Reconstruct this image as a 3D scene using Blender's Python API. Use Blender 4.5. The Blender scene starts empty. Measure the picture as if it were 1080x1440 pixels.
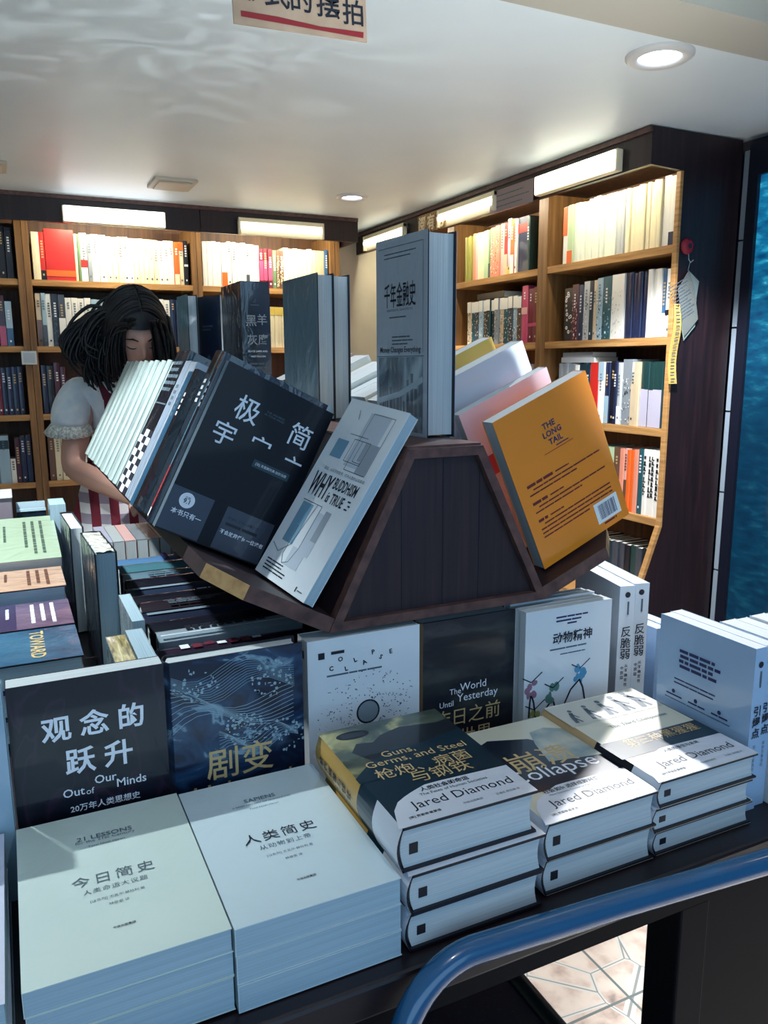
import bpy, bmesh, math, random
from mathutils import Matrix, Vector, Euler
from mathutils.geometry import tessellate_polygon
random.seed(7)
S = bpy.context.scene
COL = S.collection
R = math.radians

# ------------------------------------------------------------------ camera, world, light, exposure
cam_d = bpy.data.cameras.new('camera'); cam = bpy.data.objects.new('camera', cam_d); COL.objects.link(cam)
cam_d.sensor_fit = 'VERTICAL'; cam_d.sensor_height = 36.0; cam_d.lens = 36.0 * 1107 / 1440
cam_d.clip_start = 0.02
yaw, pitch, roll = R(25.48), R(10.68), R(0.26)
fw = Vector((math.sin(yaw) * math.cos(pitch), math.cos(yaw) * math.cos(pitch), -math.sin(pitch)))
rt = Vector((math.cos(yaw), -math.sin(yaw), 0)); dn = fw.cross(rt)
r2 = rt * math.cos(roll) + dn * math.sin(roll); d2 = -rt * math.sin(roll) + dn * math.cos(roll)
m3 = Matrix((r2, -d2, -fw)).transposed()
cam.matrix_world = Matrix.Translation((0, 0, 1.40)) @ m3.to_4x4()
S.camera = cam

w = bpy.data.worlds.new('world'); S.world = w; w.use_nodes = True
w.node_tree.nodes['Background'].inputs[0].default_value = (0.16, 0.38, 0.74, 1)
w.node_tree.nodes['Background'].inputs[1].default_value = 0.32

def area(name, loc, target, sx, sy, power, color, spread=180, parent=None):
    l = bpy.data.lights.new(name, 'AREA'); l.shape = 'RECTANGLE'; l.size = sx; l.size_y = sy
    l.energy = power; l.color = color; l.spread = R(spread)
    o = bpy.data.objects.new(name, l); COL.objects.link(o)
    o.matrix_world = Matrix.Translation(loc) @ (Vector(target) - Vector(loc)).to_track_quat('-Z', 'Y').to_matrix().to_4x4()
    return o
DAY = (0.46, 0.75, 1.0)
WARM = (1.0, 0.88, 0.64)
area('shopfront_daylight', (-0.3, -2.4, 1.75), (0.3, 1.5, 1.0), 3.6, 1.8, 24, DAY)
S.view_settings.view_transform = 'Standard'; S.view_settings.look = 'None'
S.view_settings.exposure = 0.55; S.view_settings.gamma = 1.0
S.view_settings.use_curve_mapping = False

# ------------------------------------------------------------------ materials
def lin(c):
    return tuple(((x / 255) / 12.92 if x / 255 <= 0.04045 else ((x / 255 + 0.055) / 1.055) ** 2.4) for x in c)
MATS = {}
def mat(name, rgb, rough=0.6, coat=0.0, metal=0.0, wrinkle=0.0, emit=0.0, spec=0.5):
    if name in MATS: return MATS[name]
    m = bpy.data.materials.new(name); m.use_nodes = True; MATS[name] = m
    nt = m.node_tree; b = nt.nodes['Principled BSDF']
    c = lin(rgb)
    b.inputs['Base Color'].default_value = (*c, 1); b.inputs['Roughness'].default_value = rough
    b.inputs['Metallic'].default_value = metal; b.inputs['Specular IOR Level'].default_value = spec
    if coat:
        b.inputs['Coat Weight'].default_value = coat; b.inputs['Coat Roughness'].default_value = 0.06
        b.inputs['Coat IOR'].default_value = 1.55
    if emit:
        b.inputs['Emission Color'].default_value = (*c, 1); b.inputs['Emission Strength'].default_value = emit
    if wrinkle:
        tc = nt.nodes.new('ShaderNodeTexCoord'); mp = nt.nodes.new('ShaderNodeMapping')
        mp.inputs['Scale'].default_value = (14, 14, 9); mp.inputs['Rotation'].default_value = (0.4, 0.2, 0.7)
        n = nt.nodes.new('ShaderNodeTexNoise'); n.inputs['Scale'].default_value = 1.6; n.inputs['Detail'].default_value = 4
        n.inputs['Distortion'].default_value = 1.2
        bp = nt.nodes.new('ShaderNodeBump'); bp.inputs['Strength'].default_value = wrinkle; bp.inputs['Distance'].default_value = 0.01
        nt.links.new(tc.outputs['Object'], mp.inputs[0]); nt.links.new(mp.outputs[0], n.inputs[0])
        nt.links.new(n.outputs[0], bp.inputs['Height']); nt.links.new(bp.outputs[0], b.inputs['Coat Normal'])
    return m
def ramp(nt, fac, stops):
    r = nt.nodes.new('ShaderNodeValToRGB'); e = r.color_ramp.elements
    while len(e) < len(stops): e.new(0.5)
    for i, (p, c) in enumerate(stops): e[i].position = p; e[i].color = (*lin(c), 1)
    nt.links.new(fac, r.inputs[0]); return r.outputs[0]
def noise_mat(name, stops, scale=(1, 1, 1), nscale=5, detail=6, rough=0.5, coat=0, dist=0.0, bump=0, rot=(0, 0, 0), coord='Object', wrinkle=0):
    if name in MATS: return MATS[name]
    m = mat(name, (128, 128, 128), rough, coat, wrinkle=wrinkle); nt = m.node_tree; b = nt.nodes['Principled BSDF']
    tc = nt.nodes.new('ShaderNodeTexCoord'); mp = nt.nodes.new('ShaderNodeMapping')
    mp.inputs['Scale'].default_value = scale; mp.inputs['Rotation'].default_value = rot
    n = nt.nodes.new('ShaderNodeTexNoise'); n.inputs['Scale'].default_value = nscale; n.inputs['Detail'].default_value = detail
    n.inputs['Distortion'].default_value = dist
    nt.links.new(tc.outputs[coord], mp.inputs[0]); nt.links.new(mp.outputs[0], n.inputs[0])
    nt.links.new(ramp(nt, n.outputs[0], stops), b.inputs['Base Color'])
    if bump:
        bp = nt.nodes.new('ShaderNodeBump'); bp.inputs['Strength'].default_value = bump; bp.inputs['Distance'].default_value = 0.004
        nt.links.new(n.outputs[0], bp.inputs['Height']); nt.links.new(bp.outputs[0], b.inputs['Normal'])
    return m

WOOD_DARK = noise_mat('dark_walnut_wood', [(0.3, (22, 13, 19)), (0.55, (35, 20, 25)), (0.75, (50, 30, 34))], (30, 30, 1.6), 2.2, 6, 0.42, dist=0.3)
WOOD_STAND = noise_mat('dark_veneer_wood', [(0.25, (24, 15, 22)), (0.5, (40, 25, 31)), (0.8, (56, 36, 40))], (70, 70, 2.5), 2.0, 6, 0.5, dist=0.2)
WOOD_MOULD = noise_mat('reddish_brown_moulding_wood', [(0.3, (70, 46, 44)), (0.7, (108, 76, 68))], (20, 20, 20), 3, 5, 0.4)
WOOD_SHELF = noise_mat('honey_shelf_wood', [(0.3, (150, 108, 62)), (0.55, (182, 138, 84)), (0.8, (204, 164, 108))], (2.5, 2.5, 40), 2.0, 5, 0.5, dist=0.3)
WOOD_CASE = noise_mat('case_interior_wood', [(0.3, (62, 38, 26)), (0.55, (88, 58, 36)), (0.8, (110, 76, 46))], (25, 25, 1.5), 2.0, 5, 0.55, dist=0.3)
WOOD_POST = noise_mat('brown_honey_post_wood', [(0.3, (104, 74, 42)), (0.55, (134, 98, 58)), (0.8, (160, 120, 74))], (25, 25, 1.5), 2.0, 5, 0.5, dist=0.3)
WOOD_TAN = noise_mat('raw_tan_wood_edge', [(0.3, (140, 106, 66)), (0.7, (176, 140, 92))], (30, 30, 30), 3, 5, 0.6)
WOOD_TABLE = noise_mat('table_brown_wood', [(0.3, (18, 11, 18)), (0.7, (36, 22, 26))], (1.5, 20, 20), 2.5, 5, 0.38)
DARK_LEG = mat('black_navy_paint', (14, 16, 34), 0.5)
WHITE_CARD = mat('white_card', (236, 240, 240), 0.6)
STEEL = mat('dull_steel', (170, 176, 184), 0.35, metal=0.9)
INK = mat('black_ink', (22, 26, 40), 0.5)
INK_GREY = mat('grey_ink', (84, 100, 112), 0.5)
INK_WHITE = mat('white_ink', (238, 240, 248), 0.5)
INK_GOLD = mat('gold_ink', (204, 176, 124), 0.4)
INK_NAVY = mat('navy_ink', (38, 44, 92), 0.5)
INK_RED = mat('red_ink', (170, 36, 40), 0.5)
def paper(name, a, b, axis):
    sc = [5, 5, 5]; sc[axis] = 900
    return noise_mat(name, [(0.3, a), (0.7, b)], sc, 1.0, 3, 0.75)
PAGES = paper('book_page_block', (182, 190, 194), (212, 218, 220), 1)
PAGES_BLUE = paper('wrapped_page_block', (150, 174, 188), (176, 198, 210), 1)
PAGES_CREAM = paper('cream_page_block', (206, 196, 160), (240, 232, 204), 1)

# ------------------------------------------------------------------ mesh builder
TEXTS = {}
def text_geo(s, weight=0.0, spacing=1.0):
    k = (s, weight, spacing)
    if k in TEXTS: return TEXTS[k]
    c = bpy.data.curves.new('lettering', 'FONT'); c.body = s; c.align_x = 'CENTER'; c.align_y = 'CENTER'
    c.offset = weight; c.resolution_u = 2; c.space_character = spacing; c.space_line = 0.95
    o = bpy.data.objects.new('lettering', c); COL.objects.link(o)
    dg = bpy.context.evaluated_depsgraph_get()
    m = bpy.data.meshes.new_from_object(o.evaluated_get(dg))
    V = [v.co.copy() for v in m.vertices]; F = [tuple(p.vertices) for p in m.polygons]
    bpy.data.objects.remove(o); bpy.data.curves.remove(c); bpy.data.meshes.remove(m)
    if V:
        x0 = min(v.x for v in V); x1 = max(v.x for v in V); y0 = min(v.y for v in V); y1 = max(v.y for v in V)
        off = Vector(((x0 + x1) / 2, (y0 + y1) / 2, 0)); V = [v - off for v in V]
        TEXTS[k] = (V, F, x1 - x0, y1 - y0)
    else: TEXTS[k] = ([], [], 1, 1)
    return TEXTS[k]

class MB:
    def __init__(s): s.v = []; s.f = []; s.m = []; s.mats = []; s.smooth = set()
    def mi(s, m):
        if m not in s.mats: s.mats.append(m)
        return s.mats.index(m)
    def add(s, V, F, m, T=None, smooth=False):
        b = len(s.v); k = s.mi(m)
        for v in V:
            v = Vector(v); s.v.append(T @ v if T is not None else v)
        for f in F:
            if smooth: s.smooth.add(len(s.f))
            s.f.append(tuple(b + i for i in f)); s.m.append(k)
    def box(s, a, b, m, T=None):
        x0, y0, z0 = a; x1, y1, z1 = b
        V = [(x, y, z) for x in (x0, x1) for y in (y0, y1) for z in (z0, z1)]
        s.add(V, [(0, 1, 3, 2), (4, 6, 7, 5), (0, 4, 5, 1), (2, 3, 7, 6), (0, 2, 6, 4), (1, 5, 7, 3)], m, T)
    def prism(s, pts, y0, y1, m, T=None, smooth=False):     # polygon in (x,z), extruded along y; pts counter-clockwise seen from -y
        n = len(pts)
        V = [(x, y0, z) for x, z in pts] + [(x, y1, z) for x, z in pts]
        tri = tessellate_polygon([[Vector((x, z, 0)) for x, z in pts]])
        F = []
        for t in tri:
            a, b, c = t
            ar = (pts[b][0] - pts[a][0]) * (pts[c][1] - pts[a][1]) - (pts[c][0] - pts[a][0]) * (pts[b][1] - pts[a][1])
            if ar < 0: b, c = c, b
            F.append((a, b, c)); F.append((a + n, c + n, b + n))
        s.add(V, F, m, T)
        s.add(V, [(i, i + n, (i + 1) % n + n, (i + 1) % n) for i in range(n)], m, T, smooth)
    def poly(s, pts, m, T=None):
        tri = tessellate_polygon([[Vector((p[0], p[1], 0)) for p in pts]])
        F = []
        for a, b, c in tri:
            ar = (pts[b][0] - pts[a][0]) * (pts[c][1] - pts[a][1]) - (pts[c][0] - pts[a][0]) * (pts[b][1] - pts[a][1])
            F.append((a, b, c) if ar > 0 else (a, c, b))
        s.add([(p[0], p[1], 0) for p in pts], F, m, T)
    def text(s, t, m, T, width=None, height=None, weight=0.0, spacing=1.0):
        V, F, wd, ht = text_geo(t, weight, spacing)
        sx = (width / wd) if width else None; sy = (height / ht) if height else None
        sx = sx or sy; sy = sy or sx
        s.add([(v.x * sx, v.y * sy, 0) for v in V], F, m, T)
    def tube(s, pts, rad, m, seg=12, caps=True, T=None):
        pts = [Vector(p) for p in pts]; n = len(pts)
        rads = rad if isinstance(rad, (list, tuple)) else [rad] * n
        V = []; up = None
        for i, p in enumerate(pts):
            d = (pts[min(i + 1, n - 1)] - pts[max(i - 1, 0)]).normalized()
            if up is None: up = Vector((0, 0, 1)) if abs(d.z) < 0.9 else Vector((1, 0, 0))
            a = d.cross(up).normalized(); up = a.cross(d).normalized()
            for k in range(seg):
                t = 2 * math.pi * k / seg
                V.append(p + (a * math.cos(t) + up * math.sin(t)) * rads[i])
        F = [(i * seg + k, i * seg + (k + 1) % seg, (i + 1) * seg + (k + 1) % seg, (i + 1) * seg + k) for i in range(n - 1) for k in range(seg)]
        s.add(V, [f[::-1] for f in F], m, T, True)
        if caps:
            s.add(V, [tuple(range(seg)), tuple(reversed(range((n - 1) * seg, n * seg)))], m, T)
    def lathe(s, prof, m, seg=32, T=None):                    # profile (r, z) about z
        V = [(r * math.cos(2 * math.pi * k / seg), r * math.sin(2 * math.pi * k / seg), z) for r, z in prof for k in range(seg)]
        F = [(i * seg + k, i * seg + (k + 1) % seg, (i + 1) * seg + (k + 1) % seg, (i + 1) * seg + k) for i in range(len(prof) - 1) for k in range(seg)]
        s.add(V, F, m, T, True)
    def merge(s, o, T):
        for f, k in zip(o.f, o.m): s.add([o.v[i] for i in f], [tuple(range(len(f)))], o.mats[k], T)
    def build(s, name, parent=None, bevel=0):
        me = bpy.data.meshes.new(name); me.from_pydata([tuple(v) for v in s.v], [], s.f)
        for m in s.mats: me.materials.append(m)
        me.polygons.foreach_set('material_index', s.m)
        for i in s.smooth: me.polygons[i].use_smooth = True
        me.update()
        o = bpy.data.objects.new(name, me); COL.objects.link(o)
        if parent: o.parent = parent
        if bevel:
            b = o.modifiers.new('bevel', 'BEVEL'); b.width = bevel; b.segments = 2; b.limit_method = 'ANGLE'; b.angle_limit = R(50)
        return o
def tag(o, label, cat, group=None, kind=None):
    if label: o['label'] = label
    if cat: o['category'] = cat
    if group: o['group'] = group
    if kind: o['kind'] = kind
    return o
def thing(name, label, cat, M=None, group=None):
    o = bpy.data.objects.new(name, None); COL.objects.link(o); o.empty_display_size = 0.05
    if M is not None: o.matrix_world = M
    return tag(o, label, cat, group)
def struct(mb, name): return tag(mb.build(name), None, None, None, 'structure')
def frame(o, x, y, z):                                        # matrix from origin and axis vectors
    x, y, z = Vector(x).normalized(), Vector(y).normalized(), Vector(z).normalized()
    return Matrix.Translation(o) @ Matrix((x, y, z)).transposed().to_4x4()

# ------------------------------------------------------------------ room
CEIL = 2.17
CEIL_M = noise_mat('painted_ceiling', [(0.3, (216, 232, 240)), (0.7, (226, 240, 246))], (1, 1, 1), 2, 3, 0.45)
WALL_M = noise_mat('cream_wall_paint', [(0.3, (196, 192, 172)), (0.7, (214, 210, 190))], (1, 1, 1), 4, 3, 0.7)
def floor_mat():
    m = mat('stone_pattern_floor_tiles', (226, 208, 192), 0.35); nt = m.node_tree; b = nt.nodes['Principled BSDF']
    N = nt.nodes.new; L = nt.links.new
    tc = N('ShaderNodeTexCoord'); sep = N('ShaderNodeSeparateXYZ'); L(tc.outputs['Object'], sep.inputs[0])
    masks = []
    for ax, ph in ((0, 1.152), (1, 1.15)):
        a = N('ShaderNodeMath'); a.operation = 'SUBTRACT'; L(sep.outputs[ax], a.inputs[0]); a.inputs[1].default_value = ph - 25
        d = N('ShaderNodeMath'); d.operation = 'DIVIDE'; L(a.outputs[0], d.inputs[0]); d.inputs[1].default_value = 0.25
        fr = N('ShaderNodeMath'); fr.operation = 'FRACT'; L(d.outputs[0], fr.inputs[0])
        pp = N('ShaderNodeMath'); pp.operation = 'PINGPONG'; L(fr.outputs[0], pp.inputs[0]); pp.inputs[1].default_value = 0.5
        lt = N('ShaderNodeMath'); lt.operation = 'LESS_THAN'; L(pp.outputs[0], lt.inputs[0]); lt.inputs[1].default_value = 0.013
        masks.append(lt.outputs[0])
    g = N('ShaderNodeMath'); g.operation = 'MAXIMUM'; L(masks[0], g.inputs[0]); L(masks[1], g.inputs[1])
    v = N('ShaderNodeTexVoronoi'); v.feature = 'DISTANCE_TO_EDGE'; v.inputs['Scale'].default_value = 8.2; L(tc.outputs['Object'], v.inputs['Vector'])
    lt = N('ShaderNodeMath'); lt.operation = 'LESS_THAN'; L(v.outputs['Distance'], lt.inputs[0]); lt.inputs[1].default_value = 0.042
    n = N('ShaderNodeTexNoise'); n.inputs['Scale'].default_value = 13; n.inputs['Detail'].default_value = 6; L(tc.outputs['Object'], n.inputs[0])
    base = ramp(nt, n.outputs[0], [(0.3, (120, 112, 112)), (0.42, (206, 180, 164)), (0.56, (232, 214, 198)), (0.8, (240, 224, 206))])
    m1 = N('ShaderNodeMix'); m1.data_type = 'RGBA'; L(lt.outputs[0], m1.inputs[0]); L(base, m1.inputs[6]); m1.inputs[7].default_value = (*lin((222, 216, 206)), 1)
    lt2 = N('ShaderNodeMath'); lt2.operation = 'LESS_THAN'; L(v.outputs['Distance'], lt2.inputs[0]); lt2.inputs[1].default_value = 0.010
    m3 = N('ShaderNodeMix'); m3.data_type = 'RGBA'; L(lt2.outputs[0], m3.inputs[0]); L(m1.outputs[2], m3.inputs[6]); m3.inputs[7].default_value = (*lin((150, 150, 144)), 1)
    m2 = N('ShaderNodeMix'); m2.data_type = 'RGBA'; L(g.outputs[0], m2.inputs[0]); L(m3.outputs[2], m2.inputs[6]); m2.inputs[7].default_value = (*lin((112, 120, 118)), 1)
    L(m2.outputs[2], b.inputs['Base Color'])
    return m
b = MB(); b.box((-3.2, -3.2, -0.05), (3.4, 4.7, 0), floor_mat()); struct(b, 'floor')
b = MB(); b.box((-2.1, -0.75, CEIL), (2.6, 4.7, CEIL + 0.08), CEIL_M); struct(b, 'ceiling')
b = MB(); b.box((-2.1, 4.58, 0), (2.6, 4.68, CEIL), WALL_M); struct(b, 'wall_back')
b = MB(); b.box((-2.1, -0.75, 0), (-2.0, 4.58, CEIL), WALL_M); struct(b, 'wall_left')
TILE_W = mat('pale_wall_tile', (150, 166, 182), 0.3)
b = MB(); b.box((2.46, -0.75, 0), (2.58, 4.58, CEIL), mat('dark_side_wall', (34, 40, 58), 0.6)); struct(b, 'wall_right')
b = MB()
for k in range(7):
    b.box((2.432, 2.088, 0.305 * k + 0.002), (2.458, 2.126, 0.305 * k + 0.300), TILE_W)
struct(b, 'trim_1')
b = MB(); b.box((-2.0, 1.30, 2.105), (2.45, 1.45, CEIL), mat('beam_paint', (170, 168, 156), 0.5)); struct(b, 'trim_2')
# window with teal patterned glass on the right wall
def teal_glass():
    m = mat('teal_patterned_glass', (30, 120, 150), 0.12, coat=0.6); nt = m.node_tree; bb = nt.nodes['Principled BSDF']
    tc = nt.nodes.new('ShaderNodeTexCoord'); mp = nt.nodes.new('ShaderNodeMapping'); mp.inputs['Rotation'].default_value = (0.7, 0, 0); mp.inputs['Scale'].default_value = (1, 5, 14)
    n = nt.nodes.new('ShaderNodeTexNoise'); n.inputs['Scale'].default_value = 3; n.inputs['Detail'].default_value = 5
    nt.links.new(tc.outputs['Object'], mp.inputs[0]); nt.links.new(mp.outputs[0], n.inputs[0])
    c = ramp(nt, n.outputs[0], [(0.3, (6, 56, 96)), (0.55, (14, 96, 134)), (0.68, (40, 140, 170)), (0.76, (150, 214, 226))])
    bb.inputs['Base Color'].default_value = (*lin((6, 40, 62)), 1)
    sep = nt.nodes.new('ShaderNodeSeparateXYZ'); nt.links.new(tc.outputs['Object'], sep.inputs[0])
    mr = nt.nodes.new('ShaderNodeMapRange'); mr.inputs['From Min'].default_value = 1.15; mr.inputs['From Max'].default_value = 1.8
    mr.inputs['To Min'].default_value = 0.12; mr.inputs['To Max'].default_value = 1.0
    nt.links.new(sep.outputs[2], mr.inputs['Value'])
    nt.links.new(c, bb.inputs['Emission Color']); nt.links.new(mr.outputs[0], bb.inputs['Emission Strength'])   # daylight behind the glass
    return m
FRAME_D = mat('black_window_frame', (16, 20, 36), 0.4)
b = MB()
b.box((2.41, 2.045, 0.0), (2.455, 2.086, 2.14), FRAME_D); b.box((2.41, 0.9, 2.035), (2.455, 2.045, 2.14), FRAME_D); b.box((2.40, 0.9, 0.0), (2.455, 0.95, 2.035), FRAME_D); b.box((2.41, 0.95, 0), (2.455, 2.045, 0.08), FRAME_D)
wf = struct(b, 'window_1')
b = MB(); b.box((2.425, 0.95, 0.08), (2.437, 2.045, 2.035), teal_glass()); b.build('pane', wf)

# ------------------------------------------------------------------ ceiling fittings
LENS = mat('lamp_lens', (235, 242, 255), 0.3, emit=6.0)
def downlight(x, y, r, label, power, color, cone=100):
    t = thing('downlight', label, 'ceiling light', Matrix.Translation((x, y, CEIL)), 'recessed downlights')
    b = MB(); b.lathe([(r * 0.62, -0.002), (r * 0.66, -0.010), (r * 0.9, -0.012), (r, -0.006), (r, 0.0)], mat('downlight_ring', (205, 208, 208), 0.35)); b.build('ring', t)
    b = MB(); b.lathe([(0.0001, -0.004), (r * 0.62, -0.004)], LENS, 24); b.build('lens', t)
    l = bpy.data.lights.new('downlight_beam', 'SPOT'); l.energy = power; l.color = color; l.spot_size = R(cone); l.spot_blend = 0.3; l.shadow_soft_size = 0.03
    o = bpy.data.objects.new('downlight_beam', l); COL.objects.link(o); o.parent = t; o.location = (0, 0, -0.03)
downlight(1.58, 1.669, 0.085, 'large round recessed downlight in the ceiling near the beam, lit white', 112, (0.97, 0.98, 1.0), 125)
downlight(1.75, 0.35, 0.085, 'recessed downlight over the right aisle in front of the beam', 170, (0.86, 0.95, 1.0), 56)  # added lamp out of view, brightens the ceiling by floor bounce
downlight(1.545, 3.575, 0.075, 'small round recessed downlight near the back corner of the ceiling', 60, (1, 0.95, 0.86))
downlight(0.35, 0.05, 0.085, 'recessed downlight in the ceiling above the front of the table', 6, (0.93, 0.97, 1.0))  # added out-of-view lamp that lights the front covers from above
downlight(-0.38, 1.46, 0.085, 'recessed downlight in the ceiling over the left half of the table', 135, (0.86, 0.98, 1.0), 94)
downlight(-1.5, 0.7, 0.085, 'recessed downlight in the ceiling over the left aisle', 60, (0.86, 0.95, 1.0), 56)  # added lamp beyond the frame; its floor bounce lifts the ceiling
# added spot whose noise pattern imitates glints off the crinkled plastic wrapping
gl = bpy.data.lights.new('wrapping_glint_light', 'SPOT'); gl.energy = 3.5; gl.color = (0.93, 0.98, 1.0); gl.spot_size = R(78); gl.spot_blend = 0.9; gl.shadow_soft_size = 0.0
gl.use_nodes = True; nt = gl.node_tree; em = nt.nodes['Emission']
tc = nt.nodes.new('ShaderNodeTexCoord'); mp = nt.nodes.new('ShaderNodeMapping'); mp.inputs['Scale'].default_value = (3, 7, 4); mp.inputs['Rotation'].default_value = (0, 0, 0.5)
nz = nt.nodes.new('ShaderNodeTexNoise'); nz.inputs['Scale'].default_value = 1.5; nz.inputs['Detail'].default_value = 1.5; nz.inputs['Distortion'].default_value = 2.2
mr = nt.nodes.new('ShaderNodeMapRange'); mr.inputs['From Min'].default_value = 0.46; mr.inputs['From Max'].default_value = 0.74; mr.inputs['To Max'].default_value = 4.0
nt.links.new(tc.outputs['Normal'], mp.inputs[0]); nt.links.new(mp.outputs[0], nz.inputs[0]); nt.links.new(nz.outputs[0], mr.inputs['Value']); nt.links.new(mr.outputs[0], em.inputs['Strength'])
go = bpy.data.objects.new('wrapping_glint_light', gl); COL.objects.link(go)
go.matrix_world = Matrix.Translation((0.0, 1.3, 1.25)) @ Vector((0.42, 0.95, 0.92)).to_track_quat('-Z', 'Y').to_matrix().to_4x4()
cr = bpy.data.lights.new('cover_reflection_light', 'SPOT'); cr.energy = 30; cr.color = (0.92, 0.98, 1.0); cr.spot_size = R(92); cr.spot_blend = 1.0; cr.shadow_soft_size = 0.06   # added spot above the table in place of light off the glossy covers
co = bpy.data.objects.new('cover_reflection_light', cr); COL.objects.link(co)
co.matrix_world = Matrix.Translation((0.96, 0.72, 1.24)) @ Vector((-0.08, 0.80, 0.93)).to_track_quat('-Z', 'Y').to_matrix().to_4x4()
def vent(x0, x1, y0, y1, label):
    b = MB(); m = mat('vent_plastic', (198, 194, 180), 0.6)
    b.box((x0, y0, CEIL - 0.012), (x1, y1, CEIL), m)
    b.box((x0 + 0.02, y0 + 0.02, CEIL - 0.018), (x1 - 0.02, y1 - 0.02, CEIL - 0.012), m)
    tag(b.build('ceiling_vent', bevel=0.003), label, 'vent')
vent(0.64, 0.82, 3.54, 3.74, 'pale square cover plate on the ceiling above the back bookcase')
vent(-0.12, 0.085, 3.52, 3.70, 'pale plate at the far left of the ceiling, cut by the frame')

# hanging cardboard sign
CARD = noise_mat('tan_cardboard', [(0.3, (176, 148, 124)), (0.7, (200, 172, 146))], (3, 3, 3), 6, 5, 0.8)
t = thing('hanging_sign', 'tan cardboard sign with black handwritten characters and a red underline, hanging from the ceiling beam', 'sign', Matrix.Translation((0.475, 1.292, 1.972)) @ Matrix.Rotation(R(-2.0), 4, 'Y'))
b = MB(); b.box((-0.112, 0, -0.055), (0.112, 0.003, 0.1), CARD)
T = frame((0, -0.0006, 0), (1, 0, 0), (0, 0, 1), (0, -1, 0))
for ch, x, z, sz in (('形', -0.083, 0.004, 0.042), ('式', -0.04, 0.002, 0.046), ('的', 0.0, 0.0, 0.042), ('摆', 0.045, -0.002, 0.044), ('拍', 0.088, -0.008, 0.042)):
    b.text(ch, INK, T @ Matrix.Translation((x, z - 0.006, 0)), height=sz * 0.9, weight=0.012)
b.poly([(-0.1, -0.036), (-0.1, -0.044), (-0.03, -0.046), (0.105, -0.05), (0.106, -0.041), (0.03, -0.042), (-0.04, -0.037)], mat('red_marker', (150, 34, 42), 0.5), T)
b.build('board', t)
b = MB(); STRG = mat('clear_tape_strip', (200, 205, 205), 0.3)
for x in (-0.09, 0.09): b.box((x - 0.006, 0.001, 0.09), (x + 0.006, 0.002, 0.18), STRG)
b.build('hanging_strip', t)

# ------------------------------------------------------------------ bookcases
SH = [1.805, 1.49, 1.16, 0.825]                               # shelf tops
def bookcase_back():
    t = thing('bookcase', 'long dark wooden bookcase along the back wall with lit top shelf', 'bookcase', Matrix.Translation((0, 4.26, 0)))
    Y = 0.0; D = 0.29
    edges = [(-1.2, -1.14), (0.105, 0.165), (0.934, 0.985), (1.704, 1.762)]
    for a, c in edges:
        b = MB(); mid = (a + c) / 2
        b.box((a, 0, 0.0), (mid - 0.001, D, 2.10), WOOD_POST); b.box((mid + 0.001, 0.002, 0.0), (c, D, 2.10), WOOD_POST); b.build('post', t, 0.001)
    for i in range(3):
        x0, x1 = edges[i][1], edges[i + 1][0]
        for z in SH + [0.46]:
            b = MB(); b.box((x0, 0.004, z - 0.028), (x1, D, z), WOOD_SHELF); b.build('shelf', t)
    b = MB(); b.box((-1.2, D, 0), (1.762, D + 0.012, 2.12), WOOD_CASE); b.build('back_panel', t)
    b = MB(); b.box((-1.14, 0.02, 0.0), (1.70, 0.04, 0.44), WOOD_DARK); b.build('base_panel', t)
    b = MB(); b.box((-1.2, -0.17, 2.047), (0.945, -0.15, 2.17), WOOD_DARK); b.box((0.949, -0.17, 2.047), (1.78, -0.15, 2.17), WOOD_DARK); b.box((1.78, -0.17, 2.047), (1.80, D, 2.17), WOOD_DARK)
    b.box((-1.2, -0.176, 2.152), (1.80, -0.168, 2.17), WOOD_MOULD)
    b.build('fascia', t)
    b = MB(); b.box((-1.2, -0.15, 2.12), (1.78, D, 2.135), WOOD_DARK); b.build('top_panel', t)
    return t
bookcase_back()
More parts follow.
